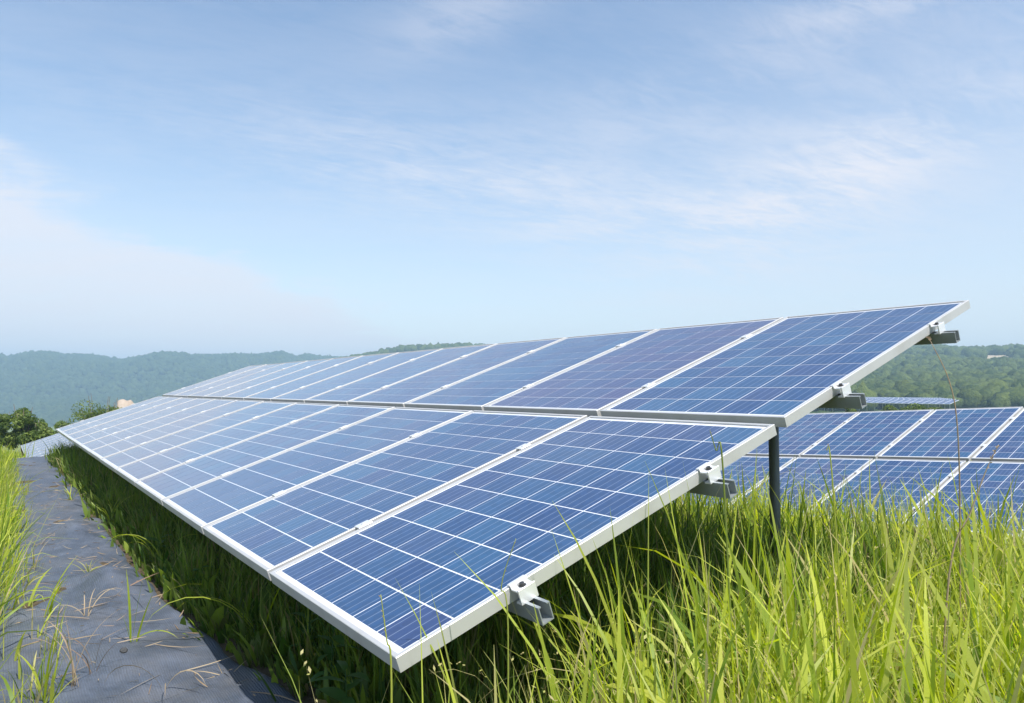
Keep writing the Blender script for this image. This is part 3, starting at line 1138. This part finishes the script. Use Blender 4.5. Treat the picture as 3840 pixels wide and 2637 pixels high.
def meadow(ntuft, x0, x1, y0, y1, per, hmean, wmean, keepf=None, zfun=None, dry=0.07, spread=0.05, nseg=5, hvar=0.30, hf=None):
    X = rng.uniform(x0, x1, ntuft); Y = rng.uniform(y0, y1, ntuft)
    if keepf is not None:
        k = keepf(X, Y); X, Y = X[k], Y[k]
    n = len(X)
    clump = np.array([0.5 + 0.5 * noise.noise(Vector((x * 0.9, y * 0.9, 4.0))) for x, y in zip(X, Y)])
    cnt = rng.integers(max(2, per // 2), per * 3 // 2 + 1, n)
    idx = np.repeat(np.arange(n), cnt)
    N = len(idx)
    a_ = rng.uniform(0, 2 * math.pi, N)
    rr = np.abs(rng.normal(0, spread, N))
    bx, by = X[idx] + rr * np.cos(a_), Y[idx] + rr * np.sin(a_)
    bz = (ground_z(bx, by) if zfun is None else zfun(bx, by)) - 0.01
    th = hmean * (0.62 + 0.62 * clump[idx]) * np.clip(rng.normal(1, hvar, N), 0.3, 1.75)
    if hf is not None:
        th = th * hf(bx, by)
    small = rng.uniform(0, 1, N) < 0.42
    th = np.where(small, th * rng.uniform(0.35, 0.75, N), th)
    lean = np.abs(rng.normal(0.10, 0.14, N)) + rr * 1.2
    curl = np.abs(rng.normal(0.30, 0.45, N))
    droop = rng.uniform(0, 1, N) < 0.16
    curl = np.where(droop, rng.uniform(1.2, 2.4, N), curl)
    az_ = a_ + rng.normal(0, 0.7, N)
    width = wmean * np.clip(rng.lognormal(-0.08, 0.42, N), 0.28, 2.1) * np.where(small, 0.65, 1)
    clr = panel_clear(bx, by)
    th = np.where(clr < 5, np.minimum(th, np.maximum(0.05, clr * rng.uniform(0.45, 0.92, N))), th)
    curl = np.where(clr < 5, np.minimum(curl, 0.8), curl)
    isdry = (rng.uniform(0, 1, N) < dry).astype(float) * rng.uniform(0.5, 1, N)
    isdry = np.maximum(isdry, np.clip(rng.normal(0.02, 0.10, N), 0, 1))
    tint = np.stack([np.clip(0.35 * clump[idx] + 0.30 * rng.uniform(0, 1, n)[idx] + rng.uniform(-0.35, 0.65, N), 0, 1), isdry], 1)
    return blades(np.stack([bx, by, bz], 1), th, width, az_, lean, curl, tint, nseg)


def in_view(X, Y, margin=0.10, dmin=0.55):
    rx, ry = X - CAM.x, Y - CAM.y
    dpt = rx * FH.x + ry * FH.y
    lat = rx * RIGHT.x + ry * RIGHT.y
    return (dpt > dmin) & (np.abs(lat) < dpt * (0.82 + margin) + 0.8)


def open_ground(X, Y):
    return panel_clear(X, Y) > 5


def off_mat(X, Y):
    return ~((Y > -0.72) & (Y < 0.16) & (X < 0.55))


def on_mat(X, Y):
    return mat_height(X, Y) + ground_z(X, Y)


def dist(X, Y):
    return np.hypot(X - CAM.x, Y - CAM.y)


def seed_heads(n, keepf, x0, x1, y0, y1):
    X = rng.uniform(x0, x1, n * 4); Y = rng.uniform(y0, y1, n * 4)
    k = keepf(X, Y); X, Y = X[k][:n], Y[k][:n]
    n = len(X)
    h = rng.uniform(0.45, 0.78, n); az_ = rng.uniform(0, 6.28, n); lean = rng.uniform(0.05, 0.3, n); curl = rng.uniform(0.5, 1.7, n)
    base = np.stack([X, Y, ground_z(X, Y)], 1)
    tint = np.stack([rng.uniform(0.5, 1, n), rng.uniform(0.3, 0.9, n)], 1)
    parts = [blades(base, h, np.full(n, 0.003), az_, lean, curl, tint, 8)]
    # spikelets along the bent upper third
    vs_, ts_ = [], []
    tt = np.linspace(0, 1, 25)
    for i in range(n):
        th = lean[i] + curl[i] * tt ** 1.6
        hx = np.cumsum(np.sin(th)) * h[i] / 24; hz = np.cumsum(np.cos(th)) * h[i] / 24
        for q in range(14):
            j = int(rng.integers(16, 25))
            c = Vector((X[i] + hx[j] * math.cos(az_[i]), Y[i] + hx[j] * math.sin(az_[i]), base[i, 2] + hz[j]))
            d = Vector((rng.normal(), rng.normal(), rng.normal() - 0.5)).normalized()
            s_ = d.cross(Vector((0.3, 0.2, 1))).normalized()
            l = rng.uniform(0.008, 0.018)
            vs_ += [c, c + d * l * 0.5 + s_ * l * 0.22, c + d * l, c + d * l * 0.5 - s_ * l * 0.22]
            ts_ += [(0.8, 0.5, rng.uniform(0.4, 1.0), 1)] * 4
    V = np.array([v[:] for v in vs_])
    parts.append((V, np.arange(len(V)).reshape(-1, 4), np.array(ts_)))
    return merge(parts)


# tall grass in front of and beside the near end of the array
G = []
near_ok = lambda X, Y: in_view(X, Y) & off_mat(X, Y) & open_ground(X, Y) & ~((Y < 0.0) & (X < 0.0)) & (dist(X, Y) > 0.95)
clumpy = lambda X, Y: np.array([noise.noise(Vector((x * 2.3, y * 2.3, 9.0))) for x, y in zip(X, Y)]) > -0.22
G.append(meadow(2700, -0.4, 3.2, -0.9, 3.2, 9, 0.55, 0.0108, lambda X, Y: near_ok(X, Y) & clumpy(X, Y), dry=0.09, nseg=6, hvar=0.36))
# broad flat leaves standing out of the finer grass
G.append(meadow(1500, -0.4, 3.2, -0.9, 3.6, 5, 0.58, 0.0160, lambda X, Y: near_ok(X, Y) & clumpy(X, Y) & (dist(X, Y) > 1.35), dry=0.06, nseg=7, spread=0.03))
# thin bent stalks, half of them dead
G.append(meadow(1100, -0.4, 3.2, -0.8, 3.6, 6, 0.58, 0.0042, near_ok, dry=0.42, nseg=7, spread=0.08))
G.append(meadow(3600, -3.5, 3.2, 3.0, 6.6, 9, 0.58, 0.0140, lambda X, Y: in_view(X, Y) & open_ground(X, Y), dry=0.07))
# fine dry stalks and thatch low down
G.append(meadow(1300, -0.4, 3.2, -0.8, 3.4, 9, 0.28, 0.0045, near_ok, dry=0.9, spread=0.07))
G.append(seed_heads(230, near_ok, -0.4, 3.2, -0.5, 6.0))
V, F, T_ = merge(G)
tag(link('grass', mesh_np('grass', V, F, M_grass, True, T_)), 'tall bright green grass between the two arrays and in front of them', None, None, 'stuff')

# strip of tall grass along the left of the mat
G = []
G.append(meadow(420, -13.0, -0.4, -0.75, -0.42, 5, 0.20, 0.0075, lambda X, Y: (Y < -0.65 + 0.09 * np.sin(X * 3.1 + 1.0) + 0.05 * np.sin(X * 7.7)) & in_view(X, Y, 0.2), zfun=on_mat, dry=0.35, spread=0.04))
G.append(meadow(4900, -15.5, 0.2, -2.75, -0.62, 12, 0.44, 0.0082, lambda X, Y: in_view(X, Y, 0.2) & (Y < -0.765 + 0.04 * np.sin(X * 2.1) - 0.013 * (X + 4) - 0.16 * np.clip((X + 3.4) / 1.6, 0, 1)), dry=0.06, hf=lambda X, Y: np.interp(X, [-15, -9, -4, 0], [0.5, 0.72, 1.0, 1.0])))
G.append(meadow(1200, -32, -13, -6.0, -0.4, 10, 0.45, 0.012, lambda X, Y: in_view(X, Y, 0.2), dry=0.08, nseg=4))
V, F, T_ = merge(G)
tag(link('grass', mesh_np('grass', V, F, M_grass, True, T_)), 'bright grass verge along the outer side of the black mat', None, None, 'stuff')

# meadow behind the second array and far banks
G = []
G.append(meadow(7000, -75, 30, 10.5, 105, 5, 0.55, 0.035, lambda X, Y: in_view(X, Y, 0.1), dry=0.16, nseg=3, spread=0.2))
G.append(meadow(4200, -120, -24, -30, 60, 6, 0.55, 0.04, lambda X, Y: in_view(X, Y, 0.1), dry=0.14, nseg=3, spread=0.25))
V, F, T_ = merge(G)
tag(link('grass', mesh_np('grass', V, F, M_grass, True, T_)), 'rough meadow grass on the open ground behind the arrays', None, None, 'stuff')

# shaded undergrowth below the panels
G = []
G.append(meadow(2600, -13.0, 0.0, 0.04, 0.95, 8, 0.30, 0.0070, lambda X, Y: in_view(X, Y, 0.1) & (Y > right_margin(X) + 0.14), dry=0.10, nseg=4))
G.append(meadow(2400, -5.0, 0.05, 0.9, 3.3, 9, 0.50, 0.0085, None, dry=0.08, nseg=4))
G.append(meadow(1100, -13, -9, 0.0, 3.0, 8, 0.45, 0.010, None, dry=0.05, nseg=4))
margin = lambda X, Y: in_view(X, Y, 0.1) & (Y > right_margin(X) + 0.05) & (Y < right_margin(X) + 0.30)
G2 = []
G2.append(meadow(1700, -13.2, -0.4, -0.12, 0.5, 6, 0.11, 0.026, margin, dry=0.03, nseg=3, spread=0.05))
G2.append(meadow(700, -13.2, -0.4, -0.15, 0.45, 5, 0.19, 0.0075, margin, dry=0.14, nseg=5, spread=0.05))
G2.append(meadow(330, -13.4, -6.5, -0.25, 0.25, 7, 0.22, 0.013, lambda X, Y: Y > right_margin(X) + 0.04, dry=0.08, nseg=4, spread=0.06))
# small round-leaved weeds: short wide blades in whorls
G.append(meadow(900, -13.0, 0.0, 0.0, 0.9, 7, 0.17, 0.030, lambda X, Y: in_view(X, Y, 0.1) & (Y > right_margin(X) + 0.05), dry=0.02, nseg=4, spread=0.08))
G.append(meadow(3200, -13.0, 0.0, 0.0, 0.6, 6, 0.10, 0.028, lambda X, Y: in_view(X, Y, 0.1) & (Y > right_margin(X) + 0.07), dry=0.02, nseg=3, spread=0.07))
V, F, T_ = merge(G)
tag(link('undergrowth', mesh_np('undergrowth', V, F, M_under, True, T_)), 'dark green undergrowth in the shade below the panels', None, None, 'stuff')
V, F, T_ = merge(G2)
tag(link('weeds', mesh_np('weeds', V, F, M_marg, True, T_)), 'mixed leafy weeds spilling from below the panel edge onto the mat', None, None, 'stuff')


# bushes
def bush(x, y, rx_, rz_, label, n=5200, leaf=0.10, lumps=26, base_z=None):
    z0 = gz(x, y) if base_z is None else base_z
    root = empty('bush', (x, y, z0))
    tag(root, label, 'bush', 'bushes beyond the arrays')
    st = MB()
    for s in range(7):
        a_ = 2 * math.pi * s / 7 + random.uniform(-0.3, 0.3)
        r1 = rx_ * random.uniform(0.25, 0.6)
        st.tube([(0, 0, -0.2), (r1 * 0.4 * math.cos(a_), r1 * 0.4 * math.sin(a_), rz_ * 0.4), (r1 * math.cos(a_), r1 * math.sin(a_), rz_ * random.uniform(0.7, 0.95))],
                [0.05, 0.035, 0.012], 6)
    st.build('trunk', M_bark, root, None, True)
    cs = []
    for q in range(lumps):
        a_ = random.uniform(0, 2 * math.pi); rr = rx_ * 0.68 * math.sqrt(random.random())
        h = rz_ * random.uniform(0.25, 0.80) * (1 - 0.35 * (rr / rx_) ** 2)
        cs.append((rr * math.cos(a_), rr * math.sin(a_), h, random.uniform(0.24, 0.42) * rx_))
    cs = np.array(cs)
    w = rng.integers(0, lumps, n)
    d = rng.normal(size=(n, 3)); d /= np.linalg.norm(d, axis=1)[:, None]
    rad = cs[w, 3] * np.cbrt(rng.uniform(0.35, 1.15, n))
    c = cs[w, :3] + d * rad[:, None] * np.array([1, 1, 0.8])
    c[:, 2] = np.maximum(c[:, 2], 0.04)
    nrm = d + rng.normal(0, 0.55, (n, 3)); nrm /= np.linalg.norm(nrm, axis=1)[:, None]
    u = np.cross(nrm, rng.normal(size=(n, 3))); u /= np.linalg.norm(u, axis=1)[:, None]
    v = np.cross(nrm, u)
    s1 = leaf * rng.uniform(0.6, 1.4, n)[:, None]; s2 = s1 * 0.55
    V = np.stack([c - u * s1, c + v * s2, c + u * s1, c - v * s2], 1)
    F = np.arange(n * 4).reshape(n, 4)
    t = np.zeros((n, 4, 4)); t[..., 0] = np.clip(rng.uniform(0, 0.7, n) + 0.35 * (cs[w, 3] > np.median(cs[:, 3])) - 0.05, 0, 1)[:, None]
    t[..., 2] = 0.05; t[..., 3] = 1
    link('crown', mesh_np('crown', V.reshape(-1, 3), F, M_bush, False, t.reshape(-1, 4)), root)
    return root


def at_px(px_, d):
    return polar_xy(px_, d)


for (bx_, d, rx_, topy, lab, n_) in (
        (5, 46, 1.1, 1552, 'dark leafy bush at the very edge of the picture, left of the rounder bush', 5200),
        (98, 47, 1.35, 1538, 'tall rounded green bush standing beyond the grass verge', 6200),
        (165, 44, 0.7, 1590, 'low light green shrub at the foot of the tall rounded bush', 3200),
        (385, 58, 2.5, 1505, 'broad green bush showing above the far corner of the nearest array', 8000),
        (440, 62, 1.2, 1524, 'small green bush beside the pale sandy bank', 3600),
        (255, 66, 1.6, 1585, 'low hazy bush in the gap beyond the far panel corner', 3600),
        (545, 64, 0.8, 1520, 'low bush in front of the pale sandy bank', 2800)):
    x, y = at_px(bx_, d)
    zt = CAM.z - (topy - 1459) / FPX * d
    z0 = min(gz(x, y), zt - 0.8)
    bush(x, y, rx_, (zt - z0) * 1.2, lab, n_, 0.085, 26, z0)
for (bx_, d, rx_, topy, lab) in ((3180, 100, 1.6, 1516, 'low scrub bush beside the protruding rail, behind the second array'),
                                 (3330, 96, 2.0, 1514, 'broad scrub bush in the middle of the meadow behind the second array'),
                                 (3420, 98, 2.2, 1511, 'tallest scrub bush on the meadow below the far solar field'),
                                 (3500, 97, 1.5, 1516, 'rightmost scrub bush on the meadow, below the far solar field')):
    x, y = at_px(bx_, d)
    zt = CAM.z - (topy - 1459) / FPX * d
    bush(x, y, rx_, zt - gz(x, y), lab, 3200, 0.13, 14)

# small white house on the wooded hill
hx, hy, hz_ = p5
hrt = empty('house', (hx, hy, hz_), (0, 0, 0.5))
tag(hrt, 'tiny white house among the trees high on the wooded hill', 'house')
m_ = MB(); m_.box(-4, 4, -3, 3, -3, 3.0); m_.build('wall', M_wall, hrt)
m_ = MB(); m_.add([(-4.5, -3.5, 3.01), (4.5, -3.5, 3.01), (4.5, 3.5, 3.01), (-4.5, 3.5, 3.01), (-4.5, 0, 5.0), (4.5, 0, 5.0)],
                  [(0, 1, 5, 4), (2, 3, 4, 5), (0, 4, 3), (1, 2, 5), (0, 3, 2, 1)]); m_.build('roof', M_roof, hrt)
for wx_ in (-2.2, 1.4):
    m_ = MB(); m_.box(wx_, wx_ + 1.1, -3.06, -3.0, 1.0, 2.2); m_.build('window', M_window, hrt)


# ---- single plants: tufts, stems, weeds, straw
def blade_thing(name, label, cat, root_pts, mat, group=None):
    """root_pts: list of (dx, dy, length, width, azimuth, lean, curl, tint, dry) about an anchor"""
    raise NotImplementedError


def tuft(x, y, spec, label, mat=M_grass, name='grass_tuft', cat='grass tuft', group=None, z=None):
    z0 = mat_z(x, y) if z is None else z
    arr = np.array(spec, float)
    root = empty(name, (x, y, z0))
    tag(root, label, cat, group)
    for row in arr:
        V, F, T_ = blades(np.array([[row[0], row[1], -0.015]]), row[2:3], row[3:4], row[4:5], row[5:6], row[6:7], np.array([[row[7], row[8]]]), 9)
        link('blade' if cat != 'straw' else 'stalk', mesh_np('blade', V, F, mat, True, T_), root)
    return root


def rs_(n, h, w, lean, curl, t0=0.3, dry=0.0, az=None, saz=3.2):
    o = []
    for _ in range(n):
        a0 = random.uniform(-saz, saz) + (az if az is not None else 0)
        o.append((random.uniform(-.02, .02), random.uniform(-.02, .02), h * random.uniform(0.6, 1.1), w * random.uniform(0.7, 1.2), a0,
                  lean * random.uniform(0.4, 1.2), curl * random.uniform(0.5, 1.3), min(1, t0 + random.uniform(-0.2, 0.3)), dry * random.uniform(0.6, 1)))
    return o


LEFT = math.atan2(-RIGHT.y, -RIGHT.x)          # azimuth that reads as leftwards in the view
tuft(-2.03, -0.31, [(0, 0, .34, .011, LEFT, .05, .10, .45, 0), (0.02, 0, .33, .010, LEFT + 3.1, .10, .15, .35, 0), (0, .02, .24, .012, LEFT + 3.3, .22, .2, .55, 0),
                    (-.03, 0, .26, .008, LEFT + 3.0, .9, 1.4, .5, 0.1), (0, 0, .18, .008, LEFT + 1.5, .3, .4, .3, 0)], 'upright tuft of green blades in the middle of the mat')
tuft(-1.80, 0.20, [(0, 0, .62, .013, LEFT + .1, .35, 2.0, .55, 0), (.02, .01, .56, .013, LEFT - .15, .55, 1.9, .75, 0.05), (.01, 0, .66, .012, LEFT + .35, .45, 2.3, .6, 0),
                   (0, 0, .42, .010, LEFT + 2.9, .2, .6, .4, 0)], 'arching green tuft bending from the panel edge over the mat')
tuft(-3.55, 0.06, [(0, 0, .50, .011, LEFT, .3, 2.3, .6, 0), (0, .02, .42, .010, LEFT + .3, .2, 1.9, .5, .1), (.02, 0, .40, .010, LEFT + 3.0, .3, 1.5, .4, 0), (0, 0, .36, .009, LEFT - .4, .5, 1.6, .5, 0)],
     'drooping tuft at the mat edge beneath the third panel')
tuft(-1.55, -0.66, [(0, 0, .40, .014, LEFT + 3.0, .12, .25, .75, 0), (.02, 0, .34, .013, LEFT + 3.2, .28, .3, .6, 0), (0, 0, .30, .012, LEFT + 2.8, .05, .3, .5, 0), (-.03, 0, .22, .012, LEFT, .2, .8, .7, 0)],
     'wide-bladed green tuft at the lower left corner of the mat')
tuft(-3.60, -0.33, rs_(7, .15, .006, .9, .9, .3, .55), 'small half-dry tuft in a hollow of the mat')
tuft(-2.75, -0.60, rs_(6, .32, .010, .35, .7, .5, .0, LEFT + 3.1, .8), 'leaning green tuft growing from the verge onto the mat')
tuft(-7.2, -0.18, rs_(9, .26, .009, .5, 1.0, .6, .1), 'yellow-green tuft on the far narrow stretch of the mat')
tuft(-5.6, 0.02, rs_(8, .30, .009, .45, 1.4, .5, .15), 'tangled tuft at the mat edge below the fifth panel')
tuft(-1.77, -0.49, rs_(5, .30, .006, .35, 2.0, .3, 1.0), 'bent brown dry stalks near the bottom of the mat', M_straw, 'dry_stalks', 'straw')
tuft(-4.75, -0.55, rs_(12, .22, .005, .9, 1.9, .5, .3), 'tangle of dry brown straw against the verge', M_straw, 'dry_stalks', 'straw')
tuft(-1.46, -0.27, [(0, 0, .30, .006, LEFT, .55, 2.3, .3, .2), (0, 0, .26, .006, LEFT + 2.8, .5, 2.2, .4, .1), (.02, 0, .2, .005, LEFT + 2.0, .6, 1.9, .4, .2)],
     'folded pale dry blades in the foreground of the mat', M_straw, 'dry_stalks', 'straw')
tuft(-1.48, -0.03, rs_(5, .12, .004, 1.35, .25, .6, .1), 'small dead twig lying on the mat by the panel edge', M_straw, 'dry_stalks', 'straw')
tuft(-2.35, -0.50, rs_(4, .22, .005, 1.2, .4, .6, .1), 'loose straw lying beside the leaning green tuft', M_straw, 'dry_stalks', 'straw')
tuft(-1.62, -0.56, rs_(6, .34, .006, .30, 1.2, .5, .4), 'upright brown stalks behind the wide-bladed corner tuft', M_straw, 'dry_stalks', 'straw')
tuft(-2.62, -0.44, rs_(6, .26, .005, .5, 1.8, .6, .2), 'bent straw stalks between the upright tuft and the verge', M_straw, 'dry_stalks', 'straw')
tuft(-3.05, -0.20, [(0, 0, .20, .008, LEFT + 3.9, 1.2, .2, .1, 1.0)], 'single reddish stick lying across the hump of the mat', M_straw, 'dry_stalks', 'straw')

# dead straw and leaf scraps scattered over the mat
nL = 620
lx = rng.uniform(-9.0, -0.6, nL); ly = -0.70 + 0.88 * rng.beta(0.8, 1.1, nL)
ok = (ly < right_margin(lx) - 0.01) & in_view(lx, ly, 0.1)
lx, ly = lx[ok], ly[ok]; nL = len(lx)
ll = rng.gamma(1.3, 0.055, nL) + 0.012
V, F, T_ = blades(np.stack([lx, ly, on_mat(lx, ly) + 0.004], 1), ll, rng.uniform(0.0025, 0.006, nL), rng.uniform(0, 6.28, nL),
                  np.clip(rng.normal(1.50, 0.08, nL), 1.2, 1.6), rng.normal(-0.05, 0.22, nL), np.stack([rng.uniform(0, 1, nL), rng.uniform(0, 0.8, nL)], 1), 4)
tag(link('straw_litter', mesh_np('straw_litter', V, F, M_straw, True, T_)), 'scattered dead straw lying on the dark mat', None, None, 'stuff')

sv, sf = ico(2)
sv = sv * np.array([0.028, 0.016, 0.008]) * (1 + 0.15 * rng.normal(size=(len(sv), 1)))
tag(link('stone', mesh_np('stone', sv, sf, M_stone, False), None, (-1.86, -0.36, mat_z(-1.86, -0.36) + 0.004)), 'small flat dark stone lying on the mat beside the upright tuft', 'stone')


# broad-leaved weeds below the lower edge of the panels
def leaf_mesh(l, w):
    n = 6
    v, f = [], []
    for q in range(n + 1):
        t = q / n
        hw = w * math.sin(math.pi * min(1, t * 0.96 + 0.04)) ** 0.8 * (1 - 0.35 * t)
        z = 0.25 * l * t - 0.38 * l * t * t
        v += [(l * t, -hw, z + hw * 0.25), (l * t, 0, z), (l * t, hw, z + hw * 0.25)]
    for q in range(n):
        a0 = q * 3
        f += [(a0, a0 + 1, a0 + 4, a0 + 3), (a0 + 1, a0 + 2, a0 + 5, a0 + 4)]
    t = np.zeros((len(v), 4)); t[:, 0] = 0.5; t[:, 3] = 1
    return mesh_np('leaf', np.array(v), np.array(f), M_weed, True, t)


ME_leaf = [leaf_mesh(0.11, 0.026), leaf_mesh(0.085, 0.022), leaf_mesh(0.13, 0.030)]


def weed(x, y, h, nl, label):
    root = empty('leafy_weed', (x, y, gz(x, y)), (0, 0, random.uniform(0, 6)))
    tag(root, label, 'weed', 'broad-leaved weeds below the panel edge')
    st = MB(); st.tube([(0, 0, -0.03), (0.01, 0.0, h * 0.5), (0.03, 0.01, h)], [0.004, 0.003, 0.0015], 6)
    t = st.build('stem', M_weed, root, None, True)
    for q in range(nl):
        f = 0.25 + 0.75 * q / max(1, nl - 1)
        lf = link('leaf', ME_leaf[q % 3], root, (0.03 * f * f, 0.005, h * f))
        lf.rotation_euler = (random.uniform(-.3, .3), random.uniform(-.5, .25), q * 2.4 + random.uniform(-.3, .3))


weed(-2.70, 0.16, .17, 8, 'broad-leaved weed at the mat edge below the second panel')
weed(-1.05, 0.24, .26, 10, 'tall broad-leaved weed near the lowest panel corner')
weed(-1.42, 0.28, .20, 8, 'broad-leaved weed in shade below the nearest panel, second from the corner')
weed(-3.85, 0.12, .15, 7, 'small broad-leaved weed below the joint of the third and fourth panels')
weed(-0.72, 0.18, .22, 8, 'broad-leaved weed directly under the lowest panel corner')


# tall single grass stems that stand out against the panels
def stem(pts, r0, label, head=0, headlen=0.16, mat=M_straw, tint=0.3, seeds=0.010):
    root = empty('seed_grass', pts[0])
    tag(root, label, 'grass plant', 'tall single grass stems')
    p0 = Vector(pts[0])
    P = [Vector(p) - p0 for p in pts]
    # resample with a Catmull-Rom curve
    Q = []
    for q in range(len(P) - 1):
        a0 = P[max(q - 1, 0)]; a1 = P[q]; a2 = P[q + 1]; a3 = P[min(q + 2, len(P) - 1)]
        for s in range(6):
            t = s / 6
            Q.append(0.5 * ((2 * a1) + (a2 - a0) * t + (2 * a0 - 5 * a1 + 4 * a2 - a3) * t * t + (3 * a1 - a0 - 3 * a2 + a3) * t ** 3))
    Q.append(P[-1])
    n = len(Q)
    mb = MB(); mb.tube(Q, [r0 * (1 - 0.75 * i / (n - 1)) for i in range(n)], 6)
    me = mb.mesh('stalk', mat, True)
    a = me.color_attributes.new('tint', 'FLOAT_COLOR', 'POINT')
    a.data.foreach_set('color', np.tile(np.array([tint, 0.5, 0.25, 1], dtype=np.float32), len(me.vertices)))
    link('stalk', me, root)
    if head:
        hv, hf, ht = [], [], []
        for q in range(head):
            f = 1 - (q / head) * headlen
            k = min(n - 1, max(1, int(f * (n - 1))))
            c = Q[k].lerp(Q[k - 1], random.random())
            d = Vector((random.uniform(-1, 1), random.uniform(-1, 1), random.uniform(0.3, 1.6))).normalized()
            s = d.cross(Vector((random.uniform(-1, 1), random.uniform(-1, 1), 0.1))).normalized()
            o = len(hv)
            hv += [c, c + d * seeds * 0.5 + s * seeds * 0.2, c + d * seeds, c + d * seeds * 0.5 - s * seeds * 0.2]
            hf.append((o, o + 1, o + 2, o + 3))
            ht += [(0.4, 0.5, random.random() * 0.7, 1)] * 4
        link('seed_head', mesh_np('seed_head', np.array([v[:] for v in hv]), np.array(hf), M_straw, False, np.array(ht)), root)
    return root


def world_at(px_, py_, d):
    """point at depth d that falls on a pixel of the photograph (used once, for survey)"""
    return CAM + FWD * d + RIGHT * ((px_ - 1920) / FPX * d) + UP * ((1318.5 - py_) / FPX * d)


def rooted(px_, d):
    w = world_at(px_, 2400, d)
    return (w.x, w.y, gz(w.x, w.y))


stem([rooted(3590, 2.6), world_at(3600, 1950, 2.6), world_at(3590, 1600, 2.6), world_at(3560, 1430, 2.62), world_at(3500, 1300, 2.66), world_at(3480, 1265, 2.7)],
     0.0032, 'very tall thin dry stem bending left in front of the second array', 26, 0.10, M_straw, 0.5)
stem([rooted(1475, 1.5), world_at(1468, 2560, 1.5), world_at(1450, 2400, 1.5), world_at(1428, 2230, 1.5)], 0.0030, 'reddish-tipped stem standing before the lowest panel corner', 10, 0.25, M_grass, 0.7, 0.007)
stem([rooted(1900, 1.65), world_at(1905, 2350, 1.65), world_at(1880, 2200, 1.65), world_at(1935, 2020, 1.65)], 0.0026, 'thin stem crossing the lower end clamp', 6, 0.2, M_grass, 0.5, 0.006)
stem([rooted(2760, 2.1), world_at(2712, 1770, 2.1), world_at(2685, 1690, 2.1), world_at(2662, 1615, 2.1)], 0.0035, 'dark green stem beside the second end clamp', 5, 0.2, M_grass, 0.15, 0.006)
stem([rooted(3500, 2.2), world_at(3560, 2150, 2.2), world_at(3640, 1920, 2.2), world_at(3700, 1760, 2.2), world_at(3745, 1668, 2.2)], 0.0036, 'pale seed stem leaning right in front of the second array', 16, 0.18, M_straw, 0.8)
stem([rooted(3180, 2.4), world_at(3120, 1780, 2.4), world_at(3100, 1690, 2.4)], 0.0036, 'short green stem in front of the second array, right of the post', 6, 0.2, M_grass, 0.6, 0.007)

# ------------------------------------------------------------------ air
hz = MB()
hz.box(-5200, 2600, -3600, 4200, -70, 140)
hm = bpy.data.materials.new('pale summer haze')
hm.use_nodes = True
ht = hm.node_tree
for n_ in list(ht.nodes):
    if n_.type != 'OUTPUT_MATERIAL':
        ht.nodes.remove(n_)
pv_ = ht.nodes.new('ShaderNodeVolumePrincipled')
pv_.inputs['Color'].default_value = (0.53, 0.79, 1.0, 1)
pv_.inputs['Density'].default_value = 0.00043
pv_.inputs['Anisotropy'].default_value = 0.0
ht.links.new(pv_.outputs[0], [n_ for n_ in ht.nodes if n_.type == 'OUTPUT_MATERIAL'][0].inputs['Volume'])
ho = hz.build('haze', hm)
tag(ho, 'pale summer haze in the air', None, None, 'stuff')
ho.display_type = 'WIRE'
